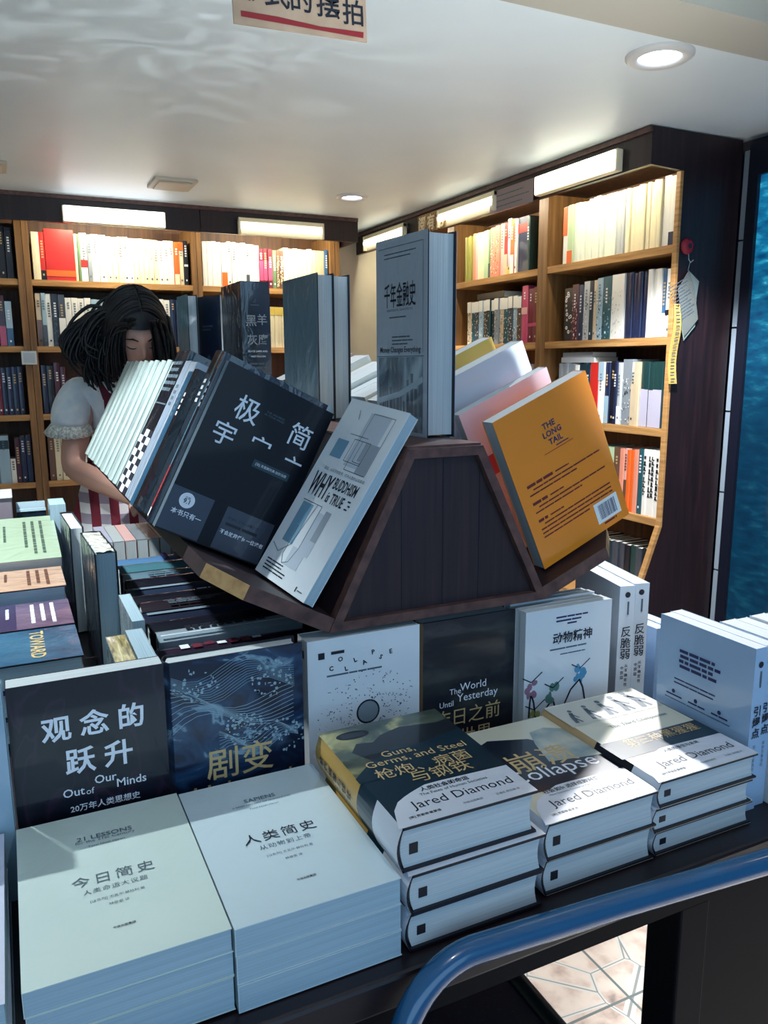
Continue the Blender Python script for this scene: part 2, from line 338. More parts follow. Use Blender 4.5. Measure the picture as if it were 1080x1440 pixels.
def bookcase_right():
    t = thing('bookcase', 'dark wooden bookcase along the right wall with solid end panel facing the table', 'bookcase', Matrix.Translation((2.15, 2.13, 0)))
    # local: x into the wall, y along wall away from viewer
    D = 0.27
    b = MB(); out = [(-0.15, 2.165), (-0.15, 2.047), (0.0, 2.040), (0.0, 0.805), (-0.075, 0.60), (-0.075, 0.0), (D, 0.0), (D, 2.165)]
    b.prism(out, -0.004, 0.012, WOOD_DARK); b.build('end_panel', t)
    b = MB(); b.box((-0.012, -0.003, 0.805), (0.004, 0.018, 2.04), WOOD_SHELF)
    dirn = Vector((-0.075, 0, -0.205))
    b.prism([(-0.014, 0.806), (-0.089, 0.60), (-0.073, 0.60), (0.002, 0.806)], -0.003, 0.018, WOOD_SHELF)
    b.build('end_edging', t, 0.002)
    for a, c in ((0.745, 0.812), (1.53, 1.60), (2.38, 2.44)):
        b = MB(); b.box((0, a, 0.0), (D, (a + c) / 2 - 0.001, 2.1), WOOD_POST); b.box((0.002, (a + c) / 2 + 0.001, 0), (D, c, 2.1), WOOD_POST); b.build('post', t)
    for y0, y1 in ((0.012, 0.745), (0.812, 1.53), (1.60, 2.38)):
        for z in SH:
            b = MB(); b.box((0.003, y0, z - 0.028), (D, y1, z), WOOD_SHELF); b.build('shelf', t)
        b = MB(); b.box((-0.075, y0, 0.44), (D, y1, 0.462), WOOD_SHELF); b.build('shelf', t)
        b = MB(); b.box((-0.06, y0, 0.0), (-0.04, y1, 0.44), WOOD_DARK); b.build('base_panel', t)
    b = MB(); b.box((D, 0.012, 0), (D + 0.01, 2.44, 2.12), WOOD_CASE); b.build('back_panel', t)
    b = MB()
    b.box((-0.15, 0.012, 2.047), (-0.13, 1.2, 2.165), WOOD_DARK); b.box((-0.15, 1.204, 2.047), (-0.13, 2.44, 2.165), WOOD_DARK)
    b.box((-0.158, -0.004, 2.148), (-0.149, 2.44, 2.165), WOOD_MOULD); b.build('fascia', t)
    b = MB(); b.box((-0.13, 0.012, 2.12), (D, 2.44, 2.135), WOOD_CASE); b.build('top_panel', t)
    b = MB(); b.box((-0.004, 0.40, 1.135), (0.002, 0.60, 1.162), WHITE_CARD)
    b.text('●', INK_GREY, frame((-0.0045, 0.57, 1.148), (0, -1, 0), (0, 0, 1), (-1, 0, 0)), height=0.012)
    b.build('shelf_label', t)
bookcase_right()

DIFF = mat('lit_lamp_diffuser', (255, 248, 224), 0.4, emit=3.4)
DIFF_B = mat('lit_lamp_diffuser_cool', (252, 252, 255), 0.4, emit=4.5)
LAMP_W = mat('cream_lamp_housing', (232, 224, 196), 0.45)
def fascia_lamp(M, L, label, diff, power, style='box'):
    # local: x along fascia, y out of the fascia toward the room (-y is room side), z up
    t = thing('fascia_lamp', label, 'lamp', M, 'strip lamps on the bookcase fascias')
    b = MB()
    if style == 'box':
        b.box((-L / 2, -0.03, -0.037), (L / 2, 0.0, 0.037), LAMP_W); b.build('housing', t, 0.004)
        b = MB(); b.box((-L / 2 + 0.006, -0.036, -0.033), (L / 2 - 0.006, -0.03, 0.033), diff); b.build('diffuser', t, 0.003)
    else:
        b.box((-L / 2, -0.012, -0.040), (L / 2, 0, 0.040), LAMP_W); b.prism([(-L/2, 0.02), (L/2, 0.02), (L/2, 0.040), (-L/2, 0.040)], -0.03, -0.012, LAMP_W)
        b.box((-L / 2, -0.034, -0.040), (-L / 2 + 0.012, 0, 0.040), LAMP_W); b.box((L / 2 - 0.012, -0.034, -0.040), (L / 2, 0, 0.040), LAMP_W); b.build('housing', t, 0.002)
        b = MB(); b.tube([(-L / 2 + 0.012, -0.024, 0.0), (L / 2 - 0.012, -0.024, 0.0)], 0.013, diff, 14); b.build('fluorescent_tube', t)
    l = bpy.data.lights.new('lamp_glow', 'AREA'); l.shape = 'RECTANGLE'; l.size = L; l.size_y = 0.05; l.energy = power; l.color = WARM
    o = bpy.data.objects.new('lamp_glow', l); COL.objects.link(o); o.parent = t
    o.location = (0, 0.035, 0.03); o.rotation_euler = (R(52), 0, 0)        # tube on the inner side of the fascia, over the books
Mb = lambda x: Matrix.Translation((x, 4.09, 2.085))
fascia_lamp(Mb(0.542), 0.465, 'strip lamp glowing white on the left part of the back bookcase fascia', DIFF_B, 6.5)
fascia_lamp(Mb(1.363), 0.46, 'strip lamp with cream rim on the right part of the back bookcase fascia', DIFF, 6.5, 'tube')
Mr = lambda y: Matrix.Translation((2.0, y, 2.088)) @ Matrix.Rotation(R(-90), 4, 'Z')
fascia_lamp(Mr(2.495), 0.47, 'large cream strip lamp nearest the end panel on the right fascia', DIFF, 3.6)
fascia_lamp(Mr(3.27), 0.50, 'strip lamp with bare tube between cut-out letters and taped notice', DIFF, 4.5, 'tube')
fascia_lamp(Mr(4.14), 0.52, 'strip lamp at the far corner end of the right fascia', DIFF, 5, 'tube')
# notice and letters on the right fascia
b = MB(); b.box((-0.158, -0.002, -0.045), (0.158, 0.0, 0.045), mat('mauve_notice_paper', (152, 138, 140), 0.8))
T = frame((0, -0.0025, 0), (1, 0, 0), (0, 0, 1), (0, -1, 0))
def greek(b, T, x0, x1, z, n, dz, h, m, seed=1, ragged=0.25, word=0.02):
    rr = random.Random(seed)
    for i in range(n):
        x = x0; end = x1 - (rr.random() * ragged * (x1 - x0) if i == n - 1 or rr.random() < 0.3 else 0)
        while x < end:
            wd = min(word * (0.5 + rr.random()), end - x)
            b.poly([(x, z - i * dz), (x + wd, z - i * dz), (x + wd, z - i * dz + h), (x, z - i * dz + h)], m, T); x += wd + h * 0.45
greek(b, T, -0.14, 0.13, 0.018, 3, 0.022, 0.005, INK_GREY, 3, word=0.03)
tag(b.build('paper_notice'), 'mauve paper notice taped to the right fascia beside the large strip lamp', 'notice').matrix_world = Matrix.Translation((1.985, 2.915, 2.083)) @ Matrix.Rotation(R(-90), 4, 'Z')
b = MB(); CUT = noise_mat('cream_woven_letters', [(0.35, (120, 88, 54)), (0.6, (190, 160, 112))], (1, 1, 1), 60, 3, 0.8)
b.box((-0.14, -0.003, -0.045), (0.14, 0, 0.045), CUT)
T = frame((0, -0.006, 0), (1, 0, 0), (0, 0, 1), (0, -1, 0))
for i, ch in enumerate('阅有色'): b.text(ch, mat('cream_puffed_letter', (250, 238, 204), 0.7), T @ Matrix.Translation((-0.09 + 0.09 * i, 0, 0)), height=0.078, weight=0.03)
tag(b.build('lettered_plaque'), 'woven plaque with puffed cream characters fixed to the right fascia beyond the tube lamp', 'plaque').matrix_world = Matrix.Translation((1.985, 3.60, 2.09)) @ Matrix.Rotation(R(-90), 4, 'Z')

# things hanging on the end panel of the right bookcase
EPY = 2.124
t = thing('magnet_hook', 'red round hook stuck on the bookcase end panel', 'hook', Matrix.Translation((2.182, EPY, 1.795)))
b = MB(); b.lathe([(0.0001, 0.014), (0.012, 0.014), (0.024, 0.010), (0.028, 0.0)], mat('red_plastic', (150, 24, 48), 0.35), 24, Matrix.Rotation(R(90), 4, 'X')); b.lathe([(0.0001, 0.016), (0.009, 0.0155)], mat('dark_red_centre', (50, 10, 24), 0.4), 16, Matrix.Rotation(R(90), 4, 'X')); b.build('disc', t)
b = MB(); b.tube([(0, -0.010, -0.026), (0, -0.012, -0.045), (0, -0.022, -0.056), (0.006, -0.028, -0.048)], 0.0018, STEEL, 8); b.build('hook', t)
t = thing('hanging_papers', 'two grey handwritten sheets hanging by a corner from the red hook', 'papers', Matrix.Translation((2.19, EPY - 0.008, 1.725)))
PAPER_G = mat('grey_notepaper', (112, 118, 116), 0.8)
def sheet(pts, y, m, name, lines=None):
    b = MB(); b.prism(pts, y - 0.0012, y, m)
    if lines:
        T = frame((0, y - 0.0018, 0), (1, 0, 0), (0, 0, 1), (0, -1, 0)); lines(b, T)
    return b.build(name, t)
def ln(b, T):
    T2 = T @ Matrix.Translation((-0.03, -0.115, 0)) @ Matrix.Rotation(R(28), 4, 'Z')
    greek(b, T2, -0.035, 0.055, 0.06, 12, 0.011, 0.0035, INK_GREY, 5, word=0.02)
sheet([(0.005, -0.012), (0.055, -0.045), (0.048, -0.10), (0.05, -0.20), (0.0, -0.25), (-0.03, -0.16)], 0.004, mat('pale_green_notepaper', (124, 142, 140), 0.8), 'back_sheet')
sheet([(0.0, -0.01), (0.03, -0.065), (0.058, -0.175), (-0.003, -0.235), (-0.046, -0.075)], 0.0, PAPER_G, 'front_sheet', ln)
b = MB(); b.tube([(-0.004, 0.0, -0.012), (-0.003, -0.006, 0.015)], 0.0012, STEEL, 6); b.build('pin', t)
t = thing('paper_strip', 'long yellow strip of printed paper pinned down the bookcase post', 'paper strip', Matrix.Translation((2.142, EPY - 0.004, 1.60)))
b = MB(); N = 12
pts = [(-0.006 + 0.004 * math.sin(i * 0.5), -0.006 - 0.004 * math.sin(i * 0.6), -0.275 * i / N) for i in range(N + 1)]
V = []; 
for i, (x, y, z) in enumerate(pts):
    wd = 0.016 + 0.008 * min(1, i / 4); V += [(x - wd * 0.5, y, z), (x + wd * 1.0, y - 0.002, z), (x - wd * 0.5, y - 0.0008, z), (x + wd * 1.0, y - 0.0028, z)]
YS = mat('yellow_printed_paper', (204, 170, 92), 0.75)
for i in range(N):
    a = 4 * i; c = a + 4
    b.add(V, [(a + 2, c + 2, c + 3, a + 3), (a, a + 1, c + 1, c)], YS)
    for k in range(2):
        z0 = -0.275 * (i + 0.3 + 0.45 * k) / N; x, y, _ = pts[i]
        b.poly([(x - 0.004, z0), (x + 0.014, z0), (x + 0.014, z0 + 0.003), (x - 0.004, z0 + 0.003)], INK_GREY, frame((0, y - 0.0045, 0), (1, 0, 0), (0, 0, 1), (0, -1, 0)))
b.build('strip', t)
b = MB(); b.lathe([(0.0001, 0.006), (0.004, 0.004), (0.004, 0)], mat('brass_pin', (200, 160, 80), 0.3, metal=0.8), 12, Matrix.Translation((0, -0.008, -0.004)) @ Matrix.Rotation(R(90), 4, 'X')); b.build('pin', t)
b = MB(); b.box((0, -0.004, -0.032), (0.068, -0.001, 0.032), mat('pale_tag_card', (196, 208, 214), 0.6)); b.box((0.008, -0.0045, -0.024), (0.06, -0.004, 0.024), mat('pale_blue_print', (170, 188, 204), 0.6))
tag(b.build('price_card'), 'small pale card stuck on the left post of the back bookcase', 'card').matrix_world = Matrix.Translation((0.09, 4.255, 1.435))

# ------------------------------------------------------------------ books on the bookcases
PAL = {'cream': (236, 226, 190), 'white': (234, 234, 228), 'mint white': (222, 232, 218), 'pale grey': (186, 192, 194), 'grey': (132, 142, 150), 'dark grey': (62, 68, 80),
       'black': (20, 22, 34), 'navy': (24, 36, 70), 'blue': (54, 98, 140), 'pale blue': (156, 186, 204), 'teal': (34, 86, 98), 'dark teal': (18, 48, 62), 'dark green': (24, 58, 58), 'green': (96, 128, 92),
       'pale green': (178, 204, 164), 'lime': (196, 206, 104), 'yellow': (216, 190, 84), 'olive': (150, 150, 70), 'orange': (232, 104, 40), 'salmon': (226, 146, 122), 'pink': (196, 70, 110), 'pale pink': (228, 178, 172),
       'red': (196, 40, 36), 'dark red': (110, 24, 44), 'maroon': (70, 22, 42), 'brown': (104, 76, 62), 'beige': (204, 186, 156), 'lilac': (184, 182, 204)}
def pal(n): return mat('cover_' + n.replace(' ', '_'), PAL[n], 0.38, coat=0.35)
SIDE = mat('shelf_book_pages', (214, 214, 204), 0.8)
SPINE_CACHE = {}
def book_mesh(t, h, c, style, seed):
    """shelved book: spine toward -y at y=0, thickness along +x, height along z; slightly rounded spine"""
    rr = random.Random(seed); b = MB(); m = pal(c); d = 0.135 + rr.random() * 0.012; k = min(0.003, t * 0.22)
    prof = [(0, k), (k * 0.5, k * 0.25), (t * 0.5, 0), (t - k * 0.5, k * 0.25), (t, k), (t, d), (t - 0.0012, d), (t - 0.0012, 0.0035), (0.0012, 0.0035), (0.0012, d), (0, d)]
    b.prism([(x, y) for x, y in prof], 0, h, m, Matrix(((1, 0, 0, 0), (0, 0, 1, 0), (0, 1, 0, 0), (0, 0, 0, 1))))
    b.box((0.0013, 0.0036, 0.003), (t - 0.0013, d - 0.003, h - 0.003), SIDE)
    T = frame((0, -0.0012, 0), (1, 0, 0), (0, 0, 1), (0, -1, 0))
    def rect(x0, x1, z0, z1, mm, dz=0):
        b.poly([(x0, z0), (x1, z0), (x1, z1), (x0, z1)], mm, T @ Matrix.Translation((0, 0, dz)))
    light = sum(PAL[c]) > 420
    ink = (INK_GREY if rr.random() < 0.6 else INK) if light else (INK_WHITE if rr.random() < 0.6 else INK_GOLD)
    top = h
    for s in style.split('|'):
        p = s.split(':')
        if p[0] == 'low': rect(0.0005, t - 0.0005, 0.001, h * float(p[2]), pal(p[1]), 0.0003)
        if p[0] == 'high': rect(0.0005, t - 0.0005, h * (1 - float(p[2])), h - 0.001, pal(p[1]), 0.0003)
        if p[0] == 'mid': rect(0.0005, t - 0.0005, h * float(p[2]), h * float(p[3]), pal(p[1]), 0.0003)
        if p[0] == 'dots':
            for i in range(14):
                cx = rr.uniform(0.006, t - 0.006); cz = rr.uniform(0.01, h - 0.01); r = rr.uniform(0.004, 0.009)
                b.poly([(cx + r * math.cos(a * 0.785), cz + r * math.sin(a * 0.785)) for a in range(8)], pal('white'), T @ Matrix.Translation((0, 0, 0.0003 + i * 2e-5)))
                b.poly([(cx + r * 0.4 * math.cos(a * 0.785), cz + r * 0.4 * math.sin(a * 0.785)) for a in range(8)], pal('black'), T @ Matrix.Translation((0, 0, 0.0007)))
        if p[0] == 'speck':
            for i in range(40):
                cx = rr.uniform(0.003, t - 0.004); cz = rr.uniform(0.006, h * 0.74); r = rr.uniform(0.0015, 0.005)
                b.poly([(cx + r * 0.7 * math.cos(a * 1.05), cz + r * math.sin(a * 1.05)) for a in range(6)], pal(rr.choice(p[1].split('+'))), T @ Matrix.Translation((0, 0, 0.0002 + i * 1e-5)))
    if 'bold' in style:
        z = h * 0.9
        while z > h * 0.3:
            dz = rr.uniform(0.006, 0.016); rect(t * 0.25, t * rr.uniform(0.5, 0.8), z - dz, z, INK, 0.0006)
            if rr.random() < 0.6: rect(t * 0.2, t * 0.85, z - dz - 0.004, z - dz, INK, 0.0006)
            z -= dz + 0.009
    elif 'plain' not in style and t > 0.012:
        z = h * rr.uniform(0.80, 0.92); wd = min(t * 0.5, 0.009); n = rr.randint(3, 7)
        for i in range(n):
            for q in range(2): rect(t / 2 - wd / 2 + (wd * 0.55 if q else 0), t / 2 - wd / 2 + wd * (0.4 if not q else 1), z - wd * 0.8, z, ink, 0.0006)
            z -= wd * 1.35
        if rr.random() < 0.7: rect(t / 2 - wd * 0.4, t / 2 + wd * 0.4, h * 0.09, h * 0.09 + wd, ink, 0.0006)
    return b
def nth(n): return str(n) + ('th' if 10 <= n % 100 <= 20 else {1: 'st', 2: 'nd', 3: 'rd'}.get(n % 10, 'th'))
SEED = [100]
STUFF = MB()
def shelf_row(M, start, items, where, group, limit=None, stuff=False):
    """books left to right along local x; M maps local (x along row, y into shelf, z up) to the world"""
    x = start; n = 0
    for it in items:
        cnt, t, h, c = it[:4]; style = it[4] if len(it) > 4 else ''
        for _ in range(cnt):
            SEED[0] += 1; rr = random.Random(SEED[0]); n += 1
            tt = t * rr.uniform(0.94, 1.06) if cnt > 1 else t; hh = h * rr.uniform(0.985, 1.015)
            if limit and x + tt > limit: return x
            b = book_mesh(tt - 0.0008, hh, c, style, SEED[0])
            Mx = M @ Matrix.Translation((x, 0.012 + rr.uniform(0, 0.012), 0.0005))
            if stuff:
                STUFF.merge(b, Mx); x += tt; continue
            o = b.build('book'); o.matrix_world = Mx
            size = 'slim ' if tt < 0.02 else ('thick ' if tt > 0.042 else '')
            tag(o, f'{size}{c} book, {nth(n)} from the left on {where}', 'book', group)
            x += tt
    return x
def mix(seed, n, cols, t=(0.018, 0.034), h=(0.2, 0.235)):
    rr = random.Random(seed); return [(1, rr.uniform(*t), rr.uniform(*h), rr.choice(cols)) for _ in range(n)]
BK = lambda z: Matrix.Translation((0, 4.26, z))
RG = lambda z: Matrix.Translation((2.15, 0, z)) @ Matrix.Rotation(R(-90), 4, 'Z')     # local x = -world y
# back bookcase, middle bay (0.165 .. 0.934)
g = 'books on the back bookcase'
shelf_row(BK(SH[0]), 0.176, [(1, .034, .22, 'cream', 'plain'), (1, .024, .225, 'red', 'low:black:.2'), (1, .135, .235, 'red', 'mid:orange:.08:.2|plain'), (1, .014, .22, 'cream', 'plain'), (1, .012, .22, 'green', 'plain'), (1, .032, .228, 'white', 'mid:red:.3:.45'), (1, .02, .225, 'grey'),
      (2, .036, .225, 'white', 'high:lilac:.36'), (3, .026, .22, 'cream'), (2, .026, .22, 'white', 'mid:lilac:.4:.6'), (5, .024, .218, 'cream'), (3, .026, .215, 'white'), (1, .026, .215, 'orange', 'low:cream:.25'), (1, .024, .21, 'cream', 'high:orange:.2'), (1, .022, .218, 'black', 'mid:white:.42:.47'), (1, .028, .22, 'orange', 'low:cream:.24')],
      'the lit top shelf, middle bay, back bookcase', g, 0.932)
shelf_row(BK(SH[1]), 0.172, [(1, .026, .255, 'beige', 'low:brown:.5'), (1, .02, .25, 'pale blue', 'low:dark grey:.4'), (1, .026, .25, 'white'), (1, .03, .25, 'black', 'speck:dark grey'), (1, .032, .25, 'dark grey', 'low:white:.55'), (4, .03, .235, 'white', 'low:cream:.35'), (2, .03, .23, 'pale blue'), (1, .034, .24, 'white'), (6, .034, .235, 'dark grey'), (3, .03, .24, 'white'), (2, .03, .24, 'navy')],
      'the second shelf, middle bay, back bookcase', g, 0.932)
shelf_row(BK(SH[2]), 0.172, mix(3, 4, ['black', 'dark grey', 'navy', 'maroon'], (.022, .034), (.22, .25)), 'the third shelf, middle bay, back bookcase', g, 0.932, True)
shelf_row(BK(SH[3]), 0.176, [(1, .03, .24, 'brown'), (2, .03, .235, 'cream'), (1, .03, .22, 'beige'), (2, .03, .22, 'white')], 'the fourth shelf, middle bay, back bookcase', g, 0.932, True)
# back bookcase, corner bay (0.985 .. 1.704)
shelf_row(BK(SH[0]), 0.992, [(4, .026, .225, 'white', 'plain'), (1, .032, .225, 'white', 'low:orange:.33|plain'), (4, .026, .228, 'white'), (1, .02, .225, 'pale grey', 'low:dark grey:.3'), (2, .026, .22, 'white'), (3, .024, .205, 'dark red', 'mid:pink:.2:.7'), (1, .022, .2, 'green'), (2, .022, .2, 'brown', 'speck:beige+cream'), (7, .027, .215, 'cream', 'plain'), (1, .05, .21, 'beige', 'plain'), (1, .02, .22, 'blue')],
      'the lit top shelf, corner bay, back bookcase', g, 1.70)
shelf_row(BK(SH[1]), 1.325, [(1, .028, .22, 'navy'), (4, .0225, .215, 'cream', 'plain|high:yellow:.2')], 'the second shelf, corner bay, back bookcase', g, 1.70)
# back bookcase, left bay (.. 0.105)
shelf_row(BK(SH[0]), 0.0, [(1, .03, .225, 'dark grey', 'mid:pale grey:.2:.8'), (2, .03, .235, 'black')], 'the top shelf, left bay, back bookcase', g, 0.10, True)
shelf_row(BK(SH[1]), -0.02, [(1, .026, .24, 'black', 'mid:white:.5:.75'), (1, .03, .235, 'maroon', 'low:pink:.4'), (1, .03, .21, 'blue', 'high:pale blue:.6')], 'the second shelf, left bay, back bookcase', g, 0.10, True)
shelf_row(BK(SH[2]), -0.065, [(1, .035, .235, 'white', 'mid:black:.15:.3'), (1, .022, .225, 'dark red'), (4, .025, .23, 'navy'), (1, .016, .225, 'brown')], 'the third shelf, left bay, back bookcase', g, 0.104, True)
shelf_row(BK(SH[3]), -0.11, [(1, .06, .24, 'grey'), (1, .05, .24, 'pale blue', 'mid:dark teal:.72:.9'), (1, .024, .12, 'white'), (1, .024, .22, 'maroon'), (2, .026, .23, 'navy'), (1, .02, .2, 'blue')], 'the fourth shelf, left bay, back bookcase', g, 0.104, True)
# right bookcase, far bay (y 3.66 .. 2.942)
g = 'books on the right bookcase'
shelf_row(RG(SH[0]), -3.585, [(5, .0175, .215, 'olive', 'plain'), (1, .026, .22, 'salmon', 'plain'), (1, .022, .22, 'pale pink', 'plain'), (2, .024, .222, 'cream', 'plain'), (2, .02, .225, 'pale green', 'plain'), (1, .02, .225, 'green', 'low:dark green:.3|plain'), (1, .04, .23, 'salmon', 'speck:red+cream'), (1, .034, .23, 'salmon', 'speck:cream+red'), (1, .032, .235, 'pale pink'), (1, .03, .235, 'red', 'low:beige:.4'), (1, .03, .245, 'lilac', 'low:yellow:.15'), (1, .032, .24, 'orange', 'low:white:.35'), (1, .02, .238, 'white'), (1, .078, .238, 'navy', 'mid:red:.72:.88|plain'), (1, .02, .235, 'dark green')],
      'the top shelf, far bay, right case', g, -2.945)
pats = ['beige', 'teal', 'dark grey', 'pale blue', 'brown', 'dark green', 'dark teal', 'grey']
xx = shelf_row(RG(SH[1]), -3.55, [(1, .0365, .212, pats[i % 8], 'high:white:.25|speck:white+black+' + pats[(i * 3 + 2) % 8] + '|plain') for i in range(13)] + [(1, .045, .25, 'pink', 'mid:pale pink:.5:.62'), (2, .038, .24, 'dark red', 'mid:pink:.3:.36')],
      'the second shelf, far bay, right bookcase', g, -2.943)
shelf_row(RG(SH[2]), -3.10, [(1, .035, .225, 'red'), (1, .03, .2, 'white'), (1, .034, .235, 'white'), (1, .03, .205, 'cream')], 'the third shelf, far bay, right bookcase', g, -2.945)
# right bookcase, near bay (y 2.875 .. 2.145)
shelf_row(RG(SH[0]), -2.79, [(1, .03, .228, 'white', 'high:orange:.5|plain'), (1, .034, .232, 'pale green', 'low:orange:.22|plain'), (11, .0235, .232, 'mint white', 'plain'), (4, .014, .232, 'pale grey', 'plain'), (9, .0195, .232, 'cream', 'plain'), (1, .034, .24, 'white', 'plain'), (1, .03, .235, 'white', 'low:navy:.2|plain'), (1, .03, .235, 'cream', 'plain')],
      'the top shelf, near bay, right case', g, -2.146)
shelf_row(RG(SH[1]), -2.775, [(1, .062, .215, 'black', 'dots|plain'), (1, .042, .225, 'maroon', 'speck:pale pink'), (1, .028, .225, 'navy'), (1, .036, .232, 'pale grey', 'speck:white+grey+black'), (1, .026, .232, 'dark teal'), (1, .02, .232, 'beige'), (1, .034, .235, 'pale blue', 'speck:white+black'), (1, .05, .238, 'teal', 'speck:pale blue+dark teal'), (1, .07, .242, 'white', 'speck:pale grey|plain'), (5, .024, .24, 'navy', 'plain'), (3, .024, .24, 'white', 'plain'), (1, .024, .24, 'blue', 'low:white:.35'), (1, .03, .235, 'white', 'mid:black:.32:.4')],
      'the second shelf, near bay, right bookcase', g, -2.146)
shelf_row(RG(SH[2]), -2.79, [(5, .022, .235, 'grey', 'plain'), (1, .026, .23, 'white'), (3, .026, .235, 'dark teal'), (1, .05, .238, 'red', 'plain'), (1, .034, .24, 'white', 'high:pale blue:.3'), (1, .028, .24, 'navy', 'low:pale blue:.45'), (1, .032, .245, 'black'), (1, .016, .245, 'navy'), (1, .02, .24, 'pale grey', 'low:white:.3'), (1, .052, .255, 'grey', 'speck:white+black+pale grey|plain'), (1, .02, .24, 'white', 'low:beige:.7'), (1, .03, .24, 'beige', 'plain'), (6, .0235, .24, 'dark green', 'low:lilac:.58|plain'), (1, .026, .25, 'maroon')],
      'the third shelf, near bay, right bookcase', g, -2.146)
shelf_row(RG(SH[3]), -2.50, [(1, .03, .25, 'teal'), (1, .045, .24, 'pale green', 'mid:teal:.4:.6'), (1, .04, .245, 'brown', 'low:beige:.3'), (1, .024, .24, 'salmon', 'plain'), (1, .018, .242, 'pale pink', 'low:brown:.5'), (2, .018, .243, 'orange', 'plain'), (1, .022, .245, 'salmon', 'plain'), (1, .026, .248, 'teal'), (5, .0223, .25, 'white', 'bold')],
      'the fourth shelf, near bay, right bookcase', g, -2.146)
shelf_row(RG(0.463), -2.56, [(1, .032, .23, c, 'low:%s:.45|plain' % lo) for c, lo in (('dark green', 'pale grey'), ('dark teal', 'pale grey'), ('black', 'pale blue'), ('dark green', 'pale blue'), ('dark teal', 'pale green'), ('dark grey', 'red'), ('dark grey', 'pale grey'), ('black', 'lime'), ('dark green', 'lime'), ('dark grey', 'pale green'), ('black', 'lime'), ('dark teal', 'pale green'))],
      'the bottom ledge of the right bookcase', g, -2.17)
# books lying flat on top of rows
def lying(M, l, wd, h, c, label, group):
    b = MB(); m = pal(c); b.box((0, 0, 0), (l, wd, 0.0012), m); b.box((0, 0, h - 0.0012), (l, wd, h), m); b.box((0, 0, 0.0012), (l, 0.0015, h - 0.0012), m); b.box((0.002, 0.0016, 0.0013), (l - 0.002, wd - 0.003, h - 0.0013), SIDE)
    o = b.build('book'); o.matrix_world = M; tag(o, label, 'book', group); return o
lying(RG(SH[1] + 0.2165) @ Matrix.Translation((-3.46, 0.02, 0)), 0.235, 0.14, 0.03, 'black', 'black book lying on its side on top of the white-topped row, right bookcase', 'books lying on shelved books')
zz = SH[2] + 0.2400
lying(RG(zz) @ Matrix.Translation((-2.79, 0.03, 0)), 0.21, 0.13, 0.022, 'pale grey', 'pale grey book lying flat on the third shelf row, lower of two', 'books lying on shelved books')
lying(RG(zz + 0.0225) @ Matrix.Translation((-2.78, 0.03, 0)), 0.19, 0.13, 0.02, 'grey', 'grey book lying flat on the pale grey one, third shelf, right bookcase', 'books lying on shelved books')
tag(STUFF.build('shelved_books'), 'dark and pale book spines at the left end and lower shelves of the back bookcase', 'books', None, 'stuff')

# ------------------------------------------------------------------ display table, pushed-up rail, box under the table
TZ = 0.86
t = thing('display_table', 'long dark wooden display table carrying all the book stacks', 'table', Matrix.Translation((0.2, 0.553, 0)))
b = MB(); b.box((-0.95, 0.0, 0.825), (0.79, 1.66, 0.8595), WOOD_TABLE); b.build('tabletop', t, 0.004)
b = MB(); b.box((-0.92, 0.010, 0.798), (0.77, 0.03, 0.8245), mat('near_black_panel', (9, 8, 15), 0.6, spec=0.12)); b.build('apron', t)
for x, y in ((0.436, 0.012), (-0.90, 0.012), (0.72, 1.58), (-0.90, 1.58)):
    b = MB(); b.box((x, y, 0), (x + 0.045, y + 0.05, 0.798), mat('near_black_panel', (9, 8, 15), 0.6, spec=0.12)); b.build('leg', t, 0.003)
b = MB(); b.box((0.50, 0.03, 0.0), (0.77, 0.05, 0.798), mat('near_black_panel', (9, 8, 15), 0.6, spec=0.12)); b.build('side_panel', t)
RAIL = mat('blue_painted_metal', (24, 86, 130), 0.25, coat=0.7)
b = MB(); pts = [(0.95, 0.492, 0.87), (0.70, 0.513, 0.87), (0.50, 0.530, 0.87), (0.345, 0.540, 0.87)]
for k in range(1, 13):
    a = k / 12 * math.pi / 2; pts.append((0.345 - 0.085 * math.sin(a), 0.540 - 0.018 * (1 - math.cos(a)), 0.87 - 0.085 * (1 - math.cos(a))))
pts += [(0.26, 0.522, 0.6), (0.26, 0.522, 0.0)]
b.tube(pts, 0.0128, RAIL, 20)
tag(b.build('tube_rail'), 'glossy blue bent metal tube rail running along the front of the table', 'rail')
t = thing('storage_box', 'black plastic box with rolled rim and dusty lid under the table', 'box', Matrix.Translation((0.18, 0.635, 0)))
BLK = mat('black_plastic', (14, 18, 26), 0.35)
b = MB(); b.prism([(0, 0), (0.43, 0), (0.44, 0.47), (-0.01, 0.47)], 0, 0.45, BLK); b.build('body', t, 0.01)
b = MB(); b.box((-0.01, -0.005, 0.471), (0.435, 0.455, 0.485), noise_mat('dusty_black_lid', [(0.62, (14, 20, 36)), (0.8, (60, 70, 84))], (1, 1, 1), 300, 2, 0.4)); b.build('lid', t, 0.004)
b = MB(); b.tube([(0.446, -0.01, 0.482), (0.446, 0.46, 0.482)], 0.014, mat('black_green_rubber', (20, 30, 30), 0.3), 14); b.build('rim', t)

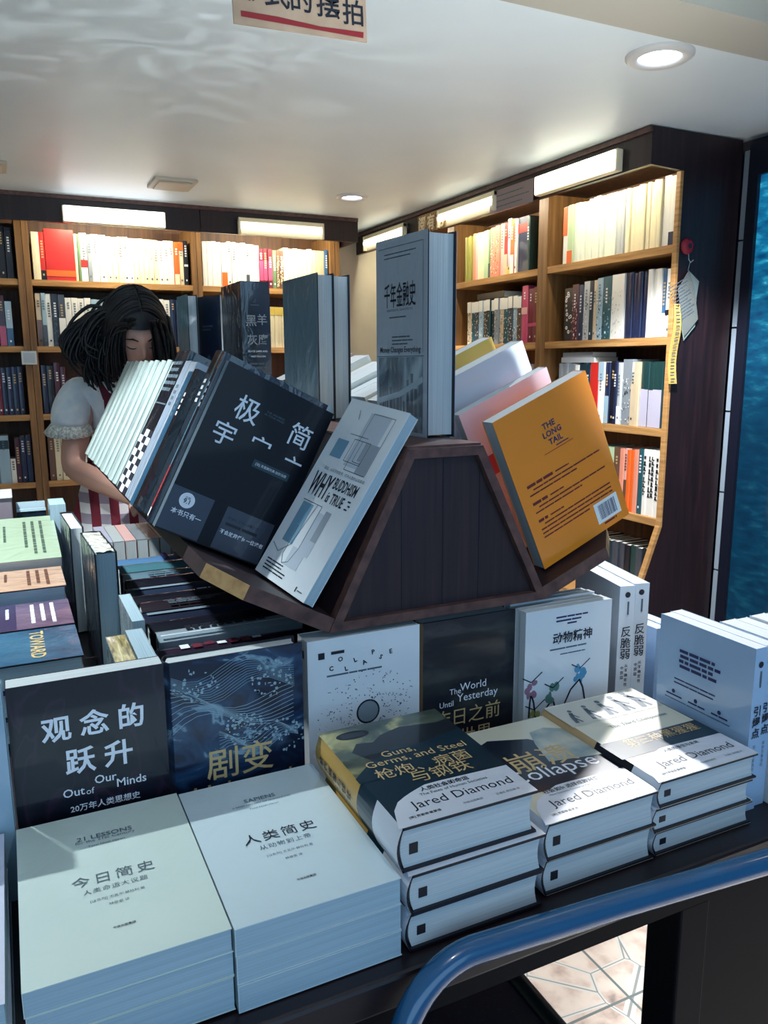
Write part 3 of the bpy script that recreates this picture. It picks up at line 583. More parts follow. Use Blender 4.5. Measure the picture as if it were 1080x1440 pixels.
# ------------------------------------------------------------------ book builder
C_BOARD = mat('black_book_board', (20, 20, 32), 0.45)
def make_book(name, label, group, M, w, h, t, cover, pages=PAGES, hard=False, front=None, back=None, spine=None, spine_mat=None, cat='book', round_spine=0.0, extra=None, bands=None):
    """local x from spine to fore-edge, y from front cover to back cover, z from foot to head"""
    root = thing(name, label, cat, M, group)
    b = MB(); sm = spine_mat or cover
    if hard:
        c = 0.0026; o = 0.003; n = 8; rb = round_spine or 0.006
        b.box((0.004, 0.0004, 0), (w - .0004, c, h), C_BOARD); b.box((0.004, t - c, 0), (w - .0004, t - 0.0004, h), C_BOARD)
        b.box((0.004, 0, 0), (w, 0.0004, h), cover); b.box((0.004, t - 0.0004, 0), (w, t, h), cover)
        outer = [(0.004 - rb * math.sin(math.pi * i / n) * 1.0, t * i / n) for i in range(n + 1)]
        inner = [(x + 0.0018, y) for x, y in outer]
        ring = outer + inner[::-1]
        Mz = Matrix(((1, 0, 0, 0), (0, 0, 1, 0), (0, 1, 0, 0), (0, 0, 0, 1)))
        nn = len(outer)
        for z0, z1, bmat in (bands or [(0, 1, sm)]):
          z0 *= h; z1 *= h
          for i in range(n):
            V = [(outer[i][0], outer[i][1], z0), (outer[i + 1][0], outer[i + 1][1], z0), (outer[i + 1][0], outer[i + 1][1], z1), (outer[i][0], outer[i][1], z1),
                 (inner[i][0], inner[i][1], z0), (inner[i + 1][0], inner[i + 1][1], z0), (inner[i + 1][0], inner[i + 1][1], z1), (inner[i][0], inner[i][1], z1)]
            b.add(V, [(0, 3, 2, 1)], bmat, None, True); b.add(V, [(4, 5, 6, 7), (0, 1, 5, 4), (3, 7, 6, 2)], C_BOARD)
        px = (0.006 - rb * 0.55, w - 0.004, c + 0.0002, t - c - 0.0002, o, h - o)
    else:
        c = 0.0007; rb = 0
        b.box((0, 0, 0), (w, c, h), cover); b.box((0, t - c, 0), (w, t, h), cover); b.box((0, c, 0), (c, t - c, h), sm)
        px = (c + 0.0001, w - 0.0008, c + 0.0001, t - c - 0.0001, 0.0004, h - 0.0004)
    if front: front(b, frame((0, -0.0002, 0), (1, 0, 0), (0, 0, 1), (0, -1, 0)), w, h)
    if back: back(b, frame((w, t + 0.0002, 0), (-1, 0, 0), (0, 0, 1), (0, 1, 0)), w, h)
    if spine: spine(b, frame((0.004 - rb - 0.0004 if hard else -0.0003, t, 0), (0, -1, 0), (0, 0, 1), (-1, 0, 0)), t, h)
    b.build('cover', root)
    b = MB()
    if hard:                                                   # hollowed fore-edge, rounded back
        n = 6; y0, y1 = px[2], px[3]
        prof = [(px[0] + 0.004 - 0.004 * math.sin(math.pi * i / n), y0 + (y1 - y0) * i / n) for i in range(n + 1)]
        prof += [(px[1] - 0.003 * math.sin(math.pi * i / n), y1 - (y1 - y0) * i / n) for i in range(n + 1)]
        b.box((.012, t * .42, px[4] - .0006), (.021, t * .66, px[4] + .002), C_BOARD)
        b.prism(prof, px[4], px[5], pages, Matrix(((1, 0, 0, 0), (0, 0, 1, 0), (0, 1, 0, 0), (0, 0, 0, 1))))
    else:
        b.box((px[0], px[2], px[4]), (px[1], px[3], px[5]), pages)
    b.build('pages', root)
    if extra: extra(root)
    return root
def lay(e): return Matrix.Translation((0, 0, e))
def tx(b, T, s, u, v, m, height=None, width=None, weight=0.0, rot=0, e=0.0004, spacing=1.0):
    b.text(s, m, T @ Matrix.Translation((u, v, e)) @ Matrix.Rotation(rot, 4, 'Z'), width, height, weight, spacing)
def pg(b, T, pts, m, e=0.0002): b.poly(pts, m, T @ lay(e))
def rc(b, T, x0, z0, x1, z1, m, e=0.0002): pg(b, T, [(x0, z0), (x1, z0), (x1, z1), (x0, z1)], m, e)
def disc(b, T, u, v, ru, rv, m, e=0.0002, n=24): pg(b, T, [(u + ru * math.cos(2 * math.pi * i / n), v + rv * math.sin(2 * math.pi * i / n)) for i in range(n)], m, e)
def strk(b, T, pts, wd, m, e=0.0003):
    for (x0, y0), (x1, y1) in zip(pts, pts[1:]):
        d = math.hypot(x1 - x0, y1 - y0) or 1; nx, ny = -(y1 - y0) / d * wd / 2, (x1 - x0) / d * wd / 2
        b.poly([(x0 - nx, y0 - ny), (x1 - nx, y1 - ny), (x1 + nx, y1 + ny), (x0 + nx, y0 + ny)], m, T @ lay(e))
def FLAT(x, y, z, rot=0):                                      # cover up, title readable from the front of the table
    return Matrix.Translation((x, y, z)) @ Matrix.Rotation(R(rot), 4, 'Z') @ Matrix(((1, 0, 0, 0), (0, 0, 1, 0), (0, -1, 0, 0), (0, 0, 0, 1)))
def STAND(x, y, z, rot=0): return Matrix.Translation((x, y, z)) @ Matrix.Rotation(R(rot), 4, 'Z')

# cover stocks
def wrapped(n, rgb, k=0.25): return mat(n, rgb, 0.35, coat=1.0, wrinkle=k)
C_MINT = wrapped('wrapped_pale_mint_cover', (212, 226, 218)); C_ICE = wrapped('wrapped_pale_ice_cover', (206, 222, 228))
C_LAV = wrapped('wrapped_lavender_white_cover', (214, 214, 232)); C_WHITE = wrapped('wrapped_white_cover', (224, 230, 236), 0.15)
C_BLACK = mat('matte_black_cover', (6, 8, 22), 0.42, coat=0.12, spec=0.3); C_GRANITE = wrapped('wrapped_pale_blue_cover', (150, 178, 196))
C_TEAL = mat('dark_teal_jacket', (16, 44, 58), 0.32, coat=0.5); C_CREAM = mat('cream_jacket', (226, 220, 198), 0.32, coat=0.6)
C_SWOOSH = mat('jacket_white_panel', (226, 230, 240), 0.32, coat=0.6); C_GOLDSP = mat('jacket_gold_spine', (196, 156, 84), 0.35, coat=0.4)
ART_SKY = noise_mat('painted_olive_sky', [(0.34, (24, 34, 40)), (0.5, (74, 84, 70)), (0.62, (176, 170, 116)), (0.8, (206, 196, 140))], (14, 14, 20), 1.0, 5, 0.32, 0.5, dist=0.6)
ART_BROWN = noise_mat('murky_brown_landscape', [(0.35, (14, 14, 24)), (0.5, (26, 28, 38)), (0.62, (48, 52, 52)), (0.75, (70, 72, 66))], (10, 10, 30), 1.0, 6, 0.35, 0.35, dist=0.8)
ART_FOAM = noise_mat('navy_and_foam_cover_art', [(0.42, (10, 22, 48)), (0.5, (20, 46, 78)), (0.58, (34, 66, 98)), (0.64, (130, 160, 178)), (0.67, (30, 62, 94)), (0.8, (16, 40, 70))], (12, 12, 20), 1.3, 8, 0.32, 0.4, dist=1.6)
ART_VEIN = noise_mat('black_cover_with_faint_veins', [(0.47, (12, 13, 28)), (0.5, (44, 24, 46)), (0.53, (12, 14, 30)), (0.7, (14, 16, 34))], (26, 26, 9), 1.0, 2, 0.38, 0.4, dist=0.8)

# ------------------------------------------------------------------ front row of stacks
def f_mint(b, T, w, h):
    tx(b, T, '21 LESSONS', w * .5, h * .80, INK_GREY, width=.052, weight=.01); tx(b, T, 'for the 21st Century', w * .5, h * .77, INK_GREY, width=.056); tx(b, T, 'Yuval Noah Harari', w * .5, h * .735, INK_GREY, width=.034)
    tx(b, T, '今日简史', w * .5, h * .50, INK_GREY, width=.072, spacing=1.25); tx(b, T, '人类命运大议题', w * .5, h * .428, INK_GREY, width=.055, spacing=1.2)
    tx(b, T, '[以色列] 尤瓦尔·赫拉利 著', w * .5, h * .365, INK_GREY, width=.046); tx(b, T, '林俊宏 译', w * .5, h * .325, INK_GREY, width=.017); tx(b, T, '中信出版集团', w * .5, h * .185, INK, width=.018, weight=.015)
def f_ice(b, T, w, h):
    tx(b, T, 'SAPIENS', w * .5, h * .80, INK_GREY, width=.034, weight=.01); tx(b, T, 'A BRIEF HISTORY OF HUMANKIND', w * .5, h * .765, INK_GREY, width=.064); tx(b, T, 'Yuval Noah Harari', w * .5, h * .73, INK_GREY, width=.032)
    tx(b, T, '人类简史', w * .5, h * .50, INK, width=.074, spacing=1.2); tx(b, T, '从动物到上帝', w * .5, h * .425, INK_GREY, width=.052, spacing=1.15)
    tx(b, T, '[以色列] 尤瓦尔·赫拉利 著', w * .5, h * .36, INK_GREY, width=.046); tx(b, T, '林俊宏 译', w * .5, h * .315, INK_GREY, width=.017); tx(b, T, '中信出版集团', w * .5, h * .165, INK, width=.018, weight=.015)
def stack(x, y, ztop, ts, w, h, cover, pages, f, labels, group, jit, hard=False, **kw):
    z = ztop; rr = random.Random(int(x * 1000))
    for i, tt in enumerate(ts):
        if i: dx, dy, rot = jit[i - 1]
        else: dx = dy = rot = 0
        make_book('book', labels[i], group, FLAT(x + dx, y + dy, z, rot), w, h, tt - 0.0006, cover, pages, hard, front=f, **kw)
        z -= tt
g = 'paperbacks stacked at the front of the table'
stack(-0.026, 0.576, 0.9405, [.0225, .0235, .0330], .159, .233, C_MINT, PAGES_BLUE, f_mint,
      ['pale mint shrink-wrapped book on top of the front left stack', 'pale mint wrapped book, middle of the front left stack', 'pale mint wrapped book at the bottom of the front left stack'], g, [(.001, .0005, 0.2), (.0005, .001, 0)])
stack(0.1345, 0.573, 0.9405, [.0268, .0268, .0265], .154, .232, C_ICE, PAGES_BLUE, f_ice,
      ['pale ice-blue wrapped book on top of the stack beside the mint one', 'pale ice-blue wrapped book, middle of the stack beside the mint one', 'pale ice-blue wrapped book at the bottom of its stack'], g, [(.0005, .0, 0), (.0006, -.0008, 0.1)])
stack(-0.205, 0.572, 0.9405, [.04, .04], .168, .236, C_LAV, PAGES_BLUE, None,
      ['lavender-white wrapped book cut by the left edge, topmost of its stack', 'lavender-white wrapped book cut by the left edge, lower one'], g, [(.002, .001, .5)])
def swoosh(b, T, w, h, main):
    n = 16; pts = [(0, 0), (w, 0)]
    top = []
    for i in range(n + 1):
        u = i / n
        v = .155 + .125 * min(1, max(0, (u - .08) / .3)) ** .6 - .03 * max(0, (u - .5)) if u > .08 else .155 * (u / .08) ** .5 if u > 0 else 0.0
        top.append((u * w, v * h))
    pg(b, T, pts + top[::-1], C_SWOOSH, .0003)
    tx(b, T, 'Jared Diamond', w * .55, h * .13, INK, width=w * .74, e=.0006); 
    tx(b, T, '[美] 贾雷德·戴蒙德', w * .22, h * .055, INK, width=w * .22, weight=.01, e=.0006); tx(b, T, '王道还 廖月娟 译', w * .82, h * .055, INK_GREY, width=w * .18, e=.0006); tx(b, T, '中信出版集团', w * .56, h * .055, INK_GREY, width=w * .14, e=.0006)
def f_guns(b, T, w, h):
    rc(b, T, 0.001, h * .42, w, h, ART_SKY, .0001); pg(b, T, [(0, h * .42), (w, h * .42), (w, h * .72), (w * .82, h * .70), (w * .6, h * .66), (w * .42, h * .68), (w * .2, h * .60), (0.0, h * .47)], C_TEAL, .0002)
    pg(b, T, [(w * .12, h * .72), (w * .2, h * .80), (w * .32, h * .78), (w * .42, h * .84), (w * .6, h * .88), (w * .9, h * .84), (w, h * .86), (w, h * .66), (w * .2, h * .6)], mat('jacket_dark_shapes', (20, 26, 34), .35, coat=.4), .00015)
    disc(b, T, w * .23, h * .90, w * .13, h * .045, INK, .0003)
    for i in range(4): rc(b, T, w * .14, h * (.915 - i * .012), w * .32, h * (.918 - i * .012), INK_GREY, .0005)
    tx(b, T, 'Guns,', w * .42, h * .625, INK_GOLD, height=.014); tx(b, T, 'Germs, and Steel', w * .52, h * .555, INK_GOLD, width=w * .78)
    tx(b, T, '枪炮、病菌', w * .5, h * .455, INK_GOLD, width=w * .72, weight=0); tx(b, T, '与钢铁', w * .56, h * .36, INK_GOLD, width=w * .45, weight=0)
    swoosh(b, T, w, h, None)
    tx(b, T, '人类社会的命运', w * .5, h * .245, INK, width=w * .36, weight=.02, e=.0006); tx(b, T, 'The Fates of Human Societies', w * .54, h * .205, INK, width=w * .5, e=.0006)
def s_guns(b, T, t, h):
    for i, ch in enumerate('枪炮病菌与钢铁'): tx(b, T, ch, t * .5, h * (.90 - i * .062), INK, height=.011, weight=.02)
    for i, ch in enumerate('人类社会的命运'): tx(b, T, ch, t * .3, h * (.70 - i * .03), INK, height=.0045)
g = 'jacketed hardbacks stacked at the front of the table'
G = dict(hard=True, spine_mat=C_GOLDSP, spine=s_guns, bands=[(0, .26, C_SWOOSH), (.26, .44, C_TEAL), (.44, 1, C_GOLDSP)])
stack(0.288, 0.5765, 0.9865, [.0455], .153, .208, C_TEAL, PAGES, f_guns, ['thick dark teal hardback with gold title and golden spine, top of the tall stack'], g, [], **G)
stack(0.2945, 0.570, 0.941, [.0410, .0395], .153, .208, C_TEAL, PAGES, f_guns, ['dark teal jacketed hardback with white lower panel, middle of the tall stack', 'dark teal jacketed hardback at the bottom of the tall stack'], g, [(-.0005, .002, 0)], **G)
def f_coll(b, T, w, h):
    pg(b, T, [(0, h * .26), (w, h * .26), (w, h * .64), (w * .7, h * .70), (w * .62, h * .78), (w * .3, h * .86), (w * .12, h * .8), (0, h * .74)], mat('jacket_black_slab', (18, 26, 42), .3, coat=.6), .0001)
    pg(b, T, [(w * .55, h * .50), (w, h * .44), (w, h * .80), (w * .86, h * .86), (w * .7, h * .84), (w * .62, h * .7)], noise_mat('jacket_cloudy_sky', [(.35, (108, 140, 150)), (.7, (214, 210, 190))], (20, 20, 20), 1, 4, .32, .5), .0002)
    tx(b, T, '崩溃', w * .52, h * .555, INK_GOLD, width=w * .58, weight=.004); tx(b, T, 'Collapse', w * .5, h * .405, INK_WHITE, width=w * .8)
    swoosh(b, T, w, h, None); tx(b, T, '社会如何选择成败兴亡', w * .48, h * .245, INK, width=w * .5, weight=.015, e=.0006); tx(b, T, 'How Societies Choose to Fail or Succeed', w * .5, h * .21, INK, width=w * .5, e=.0006)
stack(0.4535, 0.578, 0.944, [.0425, .0410], .150, .206, C_CREAM, PAGES, f_coll,
      ['cream and black jacketed hardback with gold title, top of the short two-book stack', 'cream and black jacketed hardback, lower one of the two-book stack'], g, [(.001, .003, 0)], hard=True, spine_mat=C_SWOOSH)
def ape(b, T, u, v, s, lean):
    m = INK_GREY
    strk(b, T, [(u, v), (u + s * .1, v + s * .4), (u + lean * s * .3, v + s * .8)], s * .16, m); strk(b, T, [(u + s * .25, v), (u + s * .15, v + s * .4)], s * .09, m); strk(b, T, [(u + lean * s * .25, v + s * .72), (u + s * .35, v + s * .35)], s * .07, m)
    disc(b, T, u + lean * s * .36, v + s * .93, s * .09, s * .1, m, .0004, 10)
def f_third(b, T, w, h):
    rc(b, T, .002, h * .70, w - .002, h * .985, mat('jacket_ivory_panel', (206, 202, 188), .35, coat=.5), .0001)
    for i in range(5): ape(b, T, w * (.10 + .18 * i), h * .735, .034 + .004 * i, .9 - .2 * i)
    tx(b, T, 'The Third Chimpanzee', w * .58, h * .60, INK_GREY, width=w * .6)
    rc(b, T, 0, h * .27, w, h * .46, C_TEAL, .0001); tx(b, T, '第三种黑猩猩', w * .56, h * .40, INK_GOLD, width=w * .74, weight=.003)
    swoosh(b, T, w, h, None); tx(b, T, '人类的身世与未来', w * .55, h * .245, INK, width=w * .36, weight=.01, e=.0006)
def s_third(b, T, t, h):
    for i, ch in enumerate('第三种黑猩猩'): tx(b, T, ch, t * .5, h * (.88 - i * .055), INK, height=.0095, weight=.02)
stack(0.605, 0.580, 0.9515, [.0320, .0300, .0295], .154, .209, C_CREAM, PAGES, f_third,
      ['cream jacketed hardback with walking ape drawings, top of the right front stack', 'cream jacketed hardback, middle of the right front stack', 'cream jacketed hardback at the bottom of the right front stack'], g, [(-.004, .001, 0), (.001, .003, 0)], hard=True, spine_mat=mat('jacket_tan_spine', (206, 170, 122), .35, coat=.4), spine=s_third, bands=[(0, .2, C_SWOOSH), (.2, .5, C_BOARD), (.5, 1, mat('jacket_tan_spine', (206, 170, 122), .35))])

# ------------------------------------------------------------------ books standing behind the stacks
g = 'books standing face out behind the front stacks'
def f_minds(b, T, w, h):
    tx(b, T, '观 念 的', w * .52, h * .765, INK_WHITE, width=w * .66, weight=.022); tx(b, T, '跃 升', w * .54, h * .585, INK_WHITE, width=w * .44, weight=.022)
    tx(b, T, 'Out', w * .36, h * .43, INK_WHITE, height=.0095, weight=.01); tx(b, T, 'of', w * .465, h * .42, INK_WHITE, height=.007); tx(b, T, 'Our', w * .57, h * .47, INK_WHITE, height=.0095, weight=.01); tx(b, T, 'Minds', w * .74, h * .43, INK_WHITE, height=.0095, weight=.01)
    tx(b, T, '20万年人类思想史', w * .56, h * .345, INK_WHITE, width=w * .46, weight=.015)
make_book('book', 'black book with large white title standing behind the mint stack', g, STAND(-0.0245, 0.832, TZ), .155, .222, .026, ART_VEIN, PAGES, front=f_minds)
make_book('book', 'pale blue wrapped book edge standing at the far left of the row', g, STAND(-0.192, 0.822, TZ, -3), .165, .232, .02, C_GRANITE, PAGES_BLUE)
def f_uph(b, T, w, h):
    rr = random.Random(5)
    FO = mat('foam_print', (150, 176, 190), .4)
    for cx, cz, n in ((.75, .83, 60), (.2, .86, 40), (.55, .58, 90), (.85, .5, 40)):
        for i in range(n):
            a = rr.uniform(0, 6.28); r = rr.random() ** .5; disc(b, T, w * (cx + .16 * r * math.cos(a)), h * (cz + .1 * r * math.sin(a)), rr.uniform(.0006, .0024), rr.uniform(.0006, .0022), FO, .0002, 7)
    for k in range(9): strk(b, T, [(w * (.02 + .09 * q), h * (.62 + .018 * k + .10 * math.sin(q * .55 + .2 * k) * (1 - q / 14))) for q in range(11)], .0006, FO)
    for k in range(12): strk(b, T, [(w * (.03 + .09 * q), h * (.80 + .012 * k + .05 * math.sin(q * .8 + 2.2 + .1 * k))) for q in range(11)], .0004, FO)
    for k in range(8): strk(b, T, [(w * (.35 + .06 * q), h * (.47 + .013 * k + .035 * math.sin(q * .9 + .3 * k))) for q in range(11)], .0005, FO)
    tx(b, T, '剧变', w * .5, h * .41, INK_GOLD, width=w * .5, weight=.008); tx(b, T, 'Upheaval', w * .52, h * .235, INK_GOLD, width=w * .74)
make_book('book', 'navy book with pale foam pattern and gold title behind the ice-blue stack', g, STAND(0.1335, 0.835, TZ), .157, .219, .03, ART_FOAM, PAGES, hard=True, front=f_uph)
def f_birds(b, T, w, h):
    rr = random.Random(9)
    rc(b, T, w * .09, h * .88, w * .145, h * .92, INK); greek(b, T @ lay(.0003), w * .20, w * .33, h * .90, 1, .01, .004, INK, 12)
    for ch, u, v, r in zip('COLLAPSE', (.20, .28, .33, .41, .49, .57, .64, .73), (.815, .865, .80, .845, .82, .875, .835, .86), (.1, 0, .2, .3, .4, .1, -.5, .1)): tx(b, T, ch, w * u, h * v, INK, height=.0062, rot=r, weight=.03)
    greek(b, T @ lay(.0003), w * .16, w * .80, h * .765, 1, .004, .0022, INK_GREY, 2)
    strk(b, T, [(w * (.52 + .098 * math.cos(a * .2618)), h * (.50 + .072 * math.sin(a * .2618))) for a in range(25)], .0022, INK)
    disc(b, T, w * .52, h * .50, w * .092, h * .067, mat('stippled_grey_print', (128, 142, 152), .5))
    for i in range(260):
        a = rr.uniform(0, 6.28); r = rr.uniform(.14, .46); u, v = w * (.52 + r * math.cos(a)), h * (.5 + r * .58 * math.sin(a))
        if not (0.02 < u / w < .98): continue
        s = rr.uniform(.0008, .0022); q = rr.uniform(0, 6.28)
        if i % 3 == 0: strk(b, T, [(u - s * math.cos(q), v - s * math.sin(q)), (u, v + s * .4), (u + s * math.cos(q + .5), v + s * math.sin(q + .5))], .0006, INK)
        else: disc(b, T, u, v, s * .5, s * .4, INK, .0002, 6)
make_book('book', 'white book with scattered letters and a black speckled circle, under the stand', g, STAND(0.3045, 0.857, TZ), .154, .2095, .034, C_WHITE, PAGES, front=f_birds, spine=lambda b, T, t, h: (rc(b, T, t * .3, h * .88, t * .7, h * .93, INK), None))
def f_yest(b, T, w, h):
    tx(b, T, 'The', w * .36, h * .505, INK_WHITE, height=.008); tx(b, T, 'World', w * .55, h * .525, INK_WHITE, width=w * .28); tx(b, T, 'Until', w * .27, h * .425, INK_WHITE, height=.008); tx(b, T, 'Yesterday', w * .60, h * .445, INK_WHITE, width=w * .44)
    tx(b, T, '昨日之前', w * .5, h * .325, INK_GOLD, width=w * .70); tx(b, T, '的世界', w * .5, h * .175, INK_GOLD, width=w * .52)
make_book('book', 'murky dark brown book with pale gold title standing below the wooden stand', g, STAND(0.4625, 0.862, TZ), .1485, .207, .03, ART_BROWN, PAGES, hard=True, front=f_yest, spine_mat=mat('jacket_brown_spine', (120, 94, 70), .4))
DOOD = [mat('doodle_' + n, c, .5) for n, c in (('pink', (150, 110, 130)), ('olive', (150, 160, 90)), ('green', (90, 130, 120)), ('blue', (80, 150, 190)))]
def f_anim(b, T, w, h):
    greek(b, T @ lay(.0002), w * .34, w * .72, h * .925, 2, h * .026, .0024, INK_NAVY, 4); greek(b, T @ lay(.0002), w * .47, w * .6, h * .875, 1, .01, .0024, INK_NAVY, 5)
    tx(b, T, '动物精神', w * .54, h * .785, INK, width=w * .46, weight=.018)
    greek(b, T @ lay(.0002), w * .28, w * .82, h * .705, 1, .01, .0022, INK_GREY, 6); greek(b, T @ lay(.0002), w * .4, w * .72, h * .665, 1, .01, .0016, INK_GREY, 7)
    rr = random.Random(4)
    for (u, v, s, m, legs) in ((.08, .46, .10, DOOD[0], [(-.02, -.2), (.06, -.22)]), (.12, .26, .10, DOOD[1], [(-.02, -.16), (.05, -.17)]), (.33, .39, .12, DOOD[2], [(-.14, -.2), (.04, -.16)]), (.64, .49, .13, DOOD[3], [(-.18, -.2), (.08, -.2)])):
        for i in range(9): disc(b, T, w * (u + rr.uniform(-.05, .05)), h * (v + rr.uniform(-.05, .06)), w * s * rr.uniform(.15, .35), h * s * rr.uniform(.12, .3), m, .0002 + i * .00002, 9)
        for dx, dz in legs: strk(b, T, [(w * u, h * (v - .03)), (w * (u + dx * .55), h * (v + dz * .45)), (w * (u + dx), h * (v + dz))], .0028, INK)
        strk(b, T, [(w * (u - .1), h * (v + .09)), (w * u, h * (v + .05)), (w * (u + .12), h * (v + .11))], .0016, INK)
for k in range(5):
    make_book('book', ['pale blue book with black title and running doodle figures, front of a row of five', 'white paperback directly behind the doodle-covered book', 'white paperback, third in the row behind the doodle cover', 'white paperback, fourth in the row behind the doodle cover', 'rearmost white paperback in the row behind the doodle cover'][k], g,
              STAND(0.6115 + .002 * (k % 2), 0.838 + .0135 * k, TZ), .149, .208 - .001 * (k % 3), .0128, C_WHITE, PAGES, front=f_anim if k == 0 else None)
def SIDE_ON(x, y, z, rot=0):      # spine toward the viewer, back cover facing left; origin at right rear of spine
    return Matrix.Translation((x, y, z)) @ Matrix.Rotation(R(90 + rot), 4, 'Z')
def s_fragile(b, T, t, h):
    disc(b, T, t * .5, h * .935, .0045, .0045, INK); greek(b, T @ Matrix.Translation((t * .5, h * .885, .0003)) @ Matrix.Rotation(R(-90), 4, 'Z'), 0, .024, 0, 1, .01, .003, INK_GREY, 3)
    for i, ch in enumerate('反脆弱'): tx(b, T, ch, t * .5, h * (.66 - .085 * i), INK, height=.0165, weight=.012)
    for i, ch in enumerate('从不确定性'): tx(b, T, ch, t * .62, h * (.40 - .036 * i), INK, height=.0055, weight=.01)
    for i, ch in enumerate('中获益'): tx(b, T, ch, t * .36, h * (.385 - .036 * i), INK, height=.0055, weight=.01)
C_PALEB = wrapped('pale_blue_white_cover', (196, 212, 228), .1)
for k, lab in enumerate(('white-spined book with black characters, left of the tall pair', 'white-spined book with black characters, right of the tall pair')):
    make_book('book', lab, 'pair of white-spined books', SIDE_ON(0.833 + .0290 * k, 0.868 + .002 * k, TZ, -13), .146, .2105, .0262, C_PALEB, PAGES, spine=s_fragile, spine_mat=C_WHITE)
def b_tip(b, T, w, h):
    m = INK_NAVY
    for i in range(4): greek(b, T @ lay(.0002), w * (.24 + .01 * (i % 2)), w * (.66 + .03 * (i % 2)), h * (.80 - .033 * i), 1, .01, .0042, m, 20 + i, 0.1, .012)
    greek(b, T @ lay(.0002), w * .2, w * .66, h * .615, 2, h * .026, .0018, m, 31)
    for k in range(3):
        u = w * (.2 + .25 * k); v = h * (.53 - .04 * (k % 2) * 0); disc(b, T, u, v, .0028, .0028, m); greek(b, T @ lay(.0002), u - .012, u + .018, v - h * .03, 1, .01, .0022, m, 40 + k); greek(b, T @ lay(.0002), u - .014, u + .026, v - h * .055, 1, .01, .0012, INK_GREY, 44 + k)
    greek(b, T @ lay(.0002), w * .06, w * .88, h * .40, 3, h * .03, .0022, m, 51); greek(b, T @ lay(.0002), w * .06, w * .8, h * .29, 4, h * .03, .002, INK_GREY, 52)
def s_tip(b, T, t, h):
    disc(b, T, t * .5, h * .90, .004, .004, INK); greek(b, T @ Matrix.Translation((t * .5, h * .86, .0003)) @ Matrix.Rotation(R(-90), 4, 'Z'), 0, .022, 0, 1, .01, .0028, INK_GREY, 3)
    for i, ch in enumerate('引爆点'): tx(b, T, ch, t * .5, h * (.62 - .068 * i), INK, height=.013, weight=.02)
    for i, ch in enumerate('如何引发流行'): tx(b, T, ch, t * .5, h * (.40 - .028 * i), INK_GREY, height=.0045)
C_SKY = wrapped('sky_blue_back_cover', (164, 194, 226), .08)
for k in range(2):
    make_book('book', ['pale blue book with navy paragraphs on its back cover at the right edge', 'pale blue book right behind the one with navy paragraphs', 'third pale blue book in the row at the right edge', 'fourth pale blue book in the row at the right edge', 'rearmost pale blue book in the row at the right edge'][k],
              'row of pale blue paperbacks at the right edge', SIDE_ON(0.7695 + .0205 * (k + 1) - .0003, 0.603 + (.0, .004, .002, .007, .003)[k], TZ), .150, .2095 - .0008 * (k % 3), .0200, C_SKY, PAGES, back=b_tip if k == 0 else None, spine=s_tip)
for k in range(4):
    make_book('book', ['white paperback standing behind the pale blue row at the right edge', 'second white paperback behind the pale blue row', 'third white paperback behind the pale blue row', 'rightmost white paperback behind the pale blue row'][k],
              'white paperbacks behind the pale blue row', SIDE_ON(0.8135 + .0275 * (k + 1), 0.548 + .004 * (k % 2), TZ), .148, .209 - .003 * (k % 2), .0265, C_WHITE, PAGES, spine=s_tip)
for k in range(2):
    make_book('book', ['slim pale blue book standing between the white-spined pair and the pale blue row', 'slim pale blue book just right of the other slim one'][k], 'slim pale blue books in the gap',
              SIDE_ON(0.918 + .0215 * k, 0.885 + .003 * k, TZ), .100, .127 + .001 * k, .0205, C_SKY, PAGES)

# ------------------------------------------------------------------ wooden stand with two slanted troughs
SY0, SY1 = 0.862, 2.10
t = thing('book_stand', 'dark wooden tent-shaped book stand with slanted troughs in the middle of the table', 'book stand', Matrix.Translation((0.4975, SY0, TZ)))
TOPZ, BOTZ = 0.436, 0.216; HT, HB = 0.0535, 0.1635; LEN = SY1 - SY0
b = MB(); b.prism([(-HB + .004, BOTZ + .002), (HB - .004, BOTZ + .002), (HT - .002, TOPZ - .001), (-HT + .002, TOPZ - .001)], 0.006, LEN, WOOD_STAND)
for x in (-.06, 0.0, .055): b.box((x, 0.0053, BOTZ + .01), (x + .0012, 0.0062, TOPZ - .01), C_BOARD)
b.build('body', t)
def bar(b, p, q, wd, y0, y1, m, inn):                          # moulding strip from p to q in the (x,z) plane, width toward inn
    p, q, inn = Vector(p), Vector(q), Vector(inn); d = (q - p).normalized(); n = Vector((-d.y, d.x))
    if (inn - p).dot(n) < 0: n = -n
    a = [p, q, q + n * wd, p + n * wd]
    pts = [(v.x, v.y) for v in a]
    ar = sum(pts[i][0] * pts[(i + 1) % 4][1] - pts[(i + 1) % 4][0] * pts[i][1] for i in range(4))
    if ar < 0: pts.reverse()
    b.prism(pts, y0, y1, m)
c0 = (0, .33); A, B_, C_, D_ = (-HB, BOTZ), (HB, BOTZ), (HT, TOPZ), (-HT, TOPZ)
b = MB(); out = [A, B_, C_, D_]; k1 = .012; k2 = .019
inn = [(-HB + k2, BOTZ + k1), (HB - k2, BOTZ + k1), (HT - k1 * .6, TOPZ - k1), (-HT + k1 * .6, TOPZ - k1)]
for i in range(4):
    j = (i + 1) % 4; b.prism([out[i], out[j], inn[j], inn[i]], -.004, .012, WOOD_MOULD)
b.build('front_frame', t)
b = MB(); b.box((-HT, 0.002, TOPZ), (HT, LEN, TOPZ + .003), WOOD_MOULD); b.build('top_board', t)
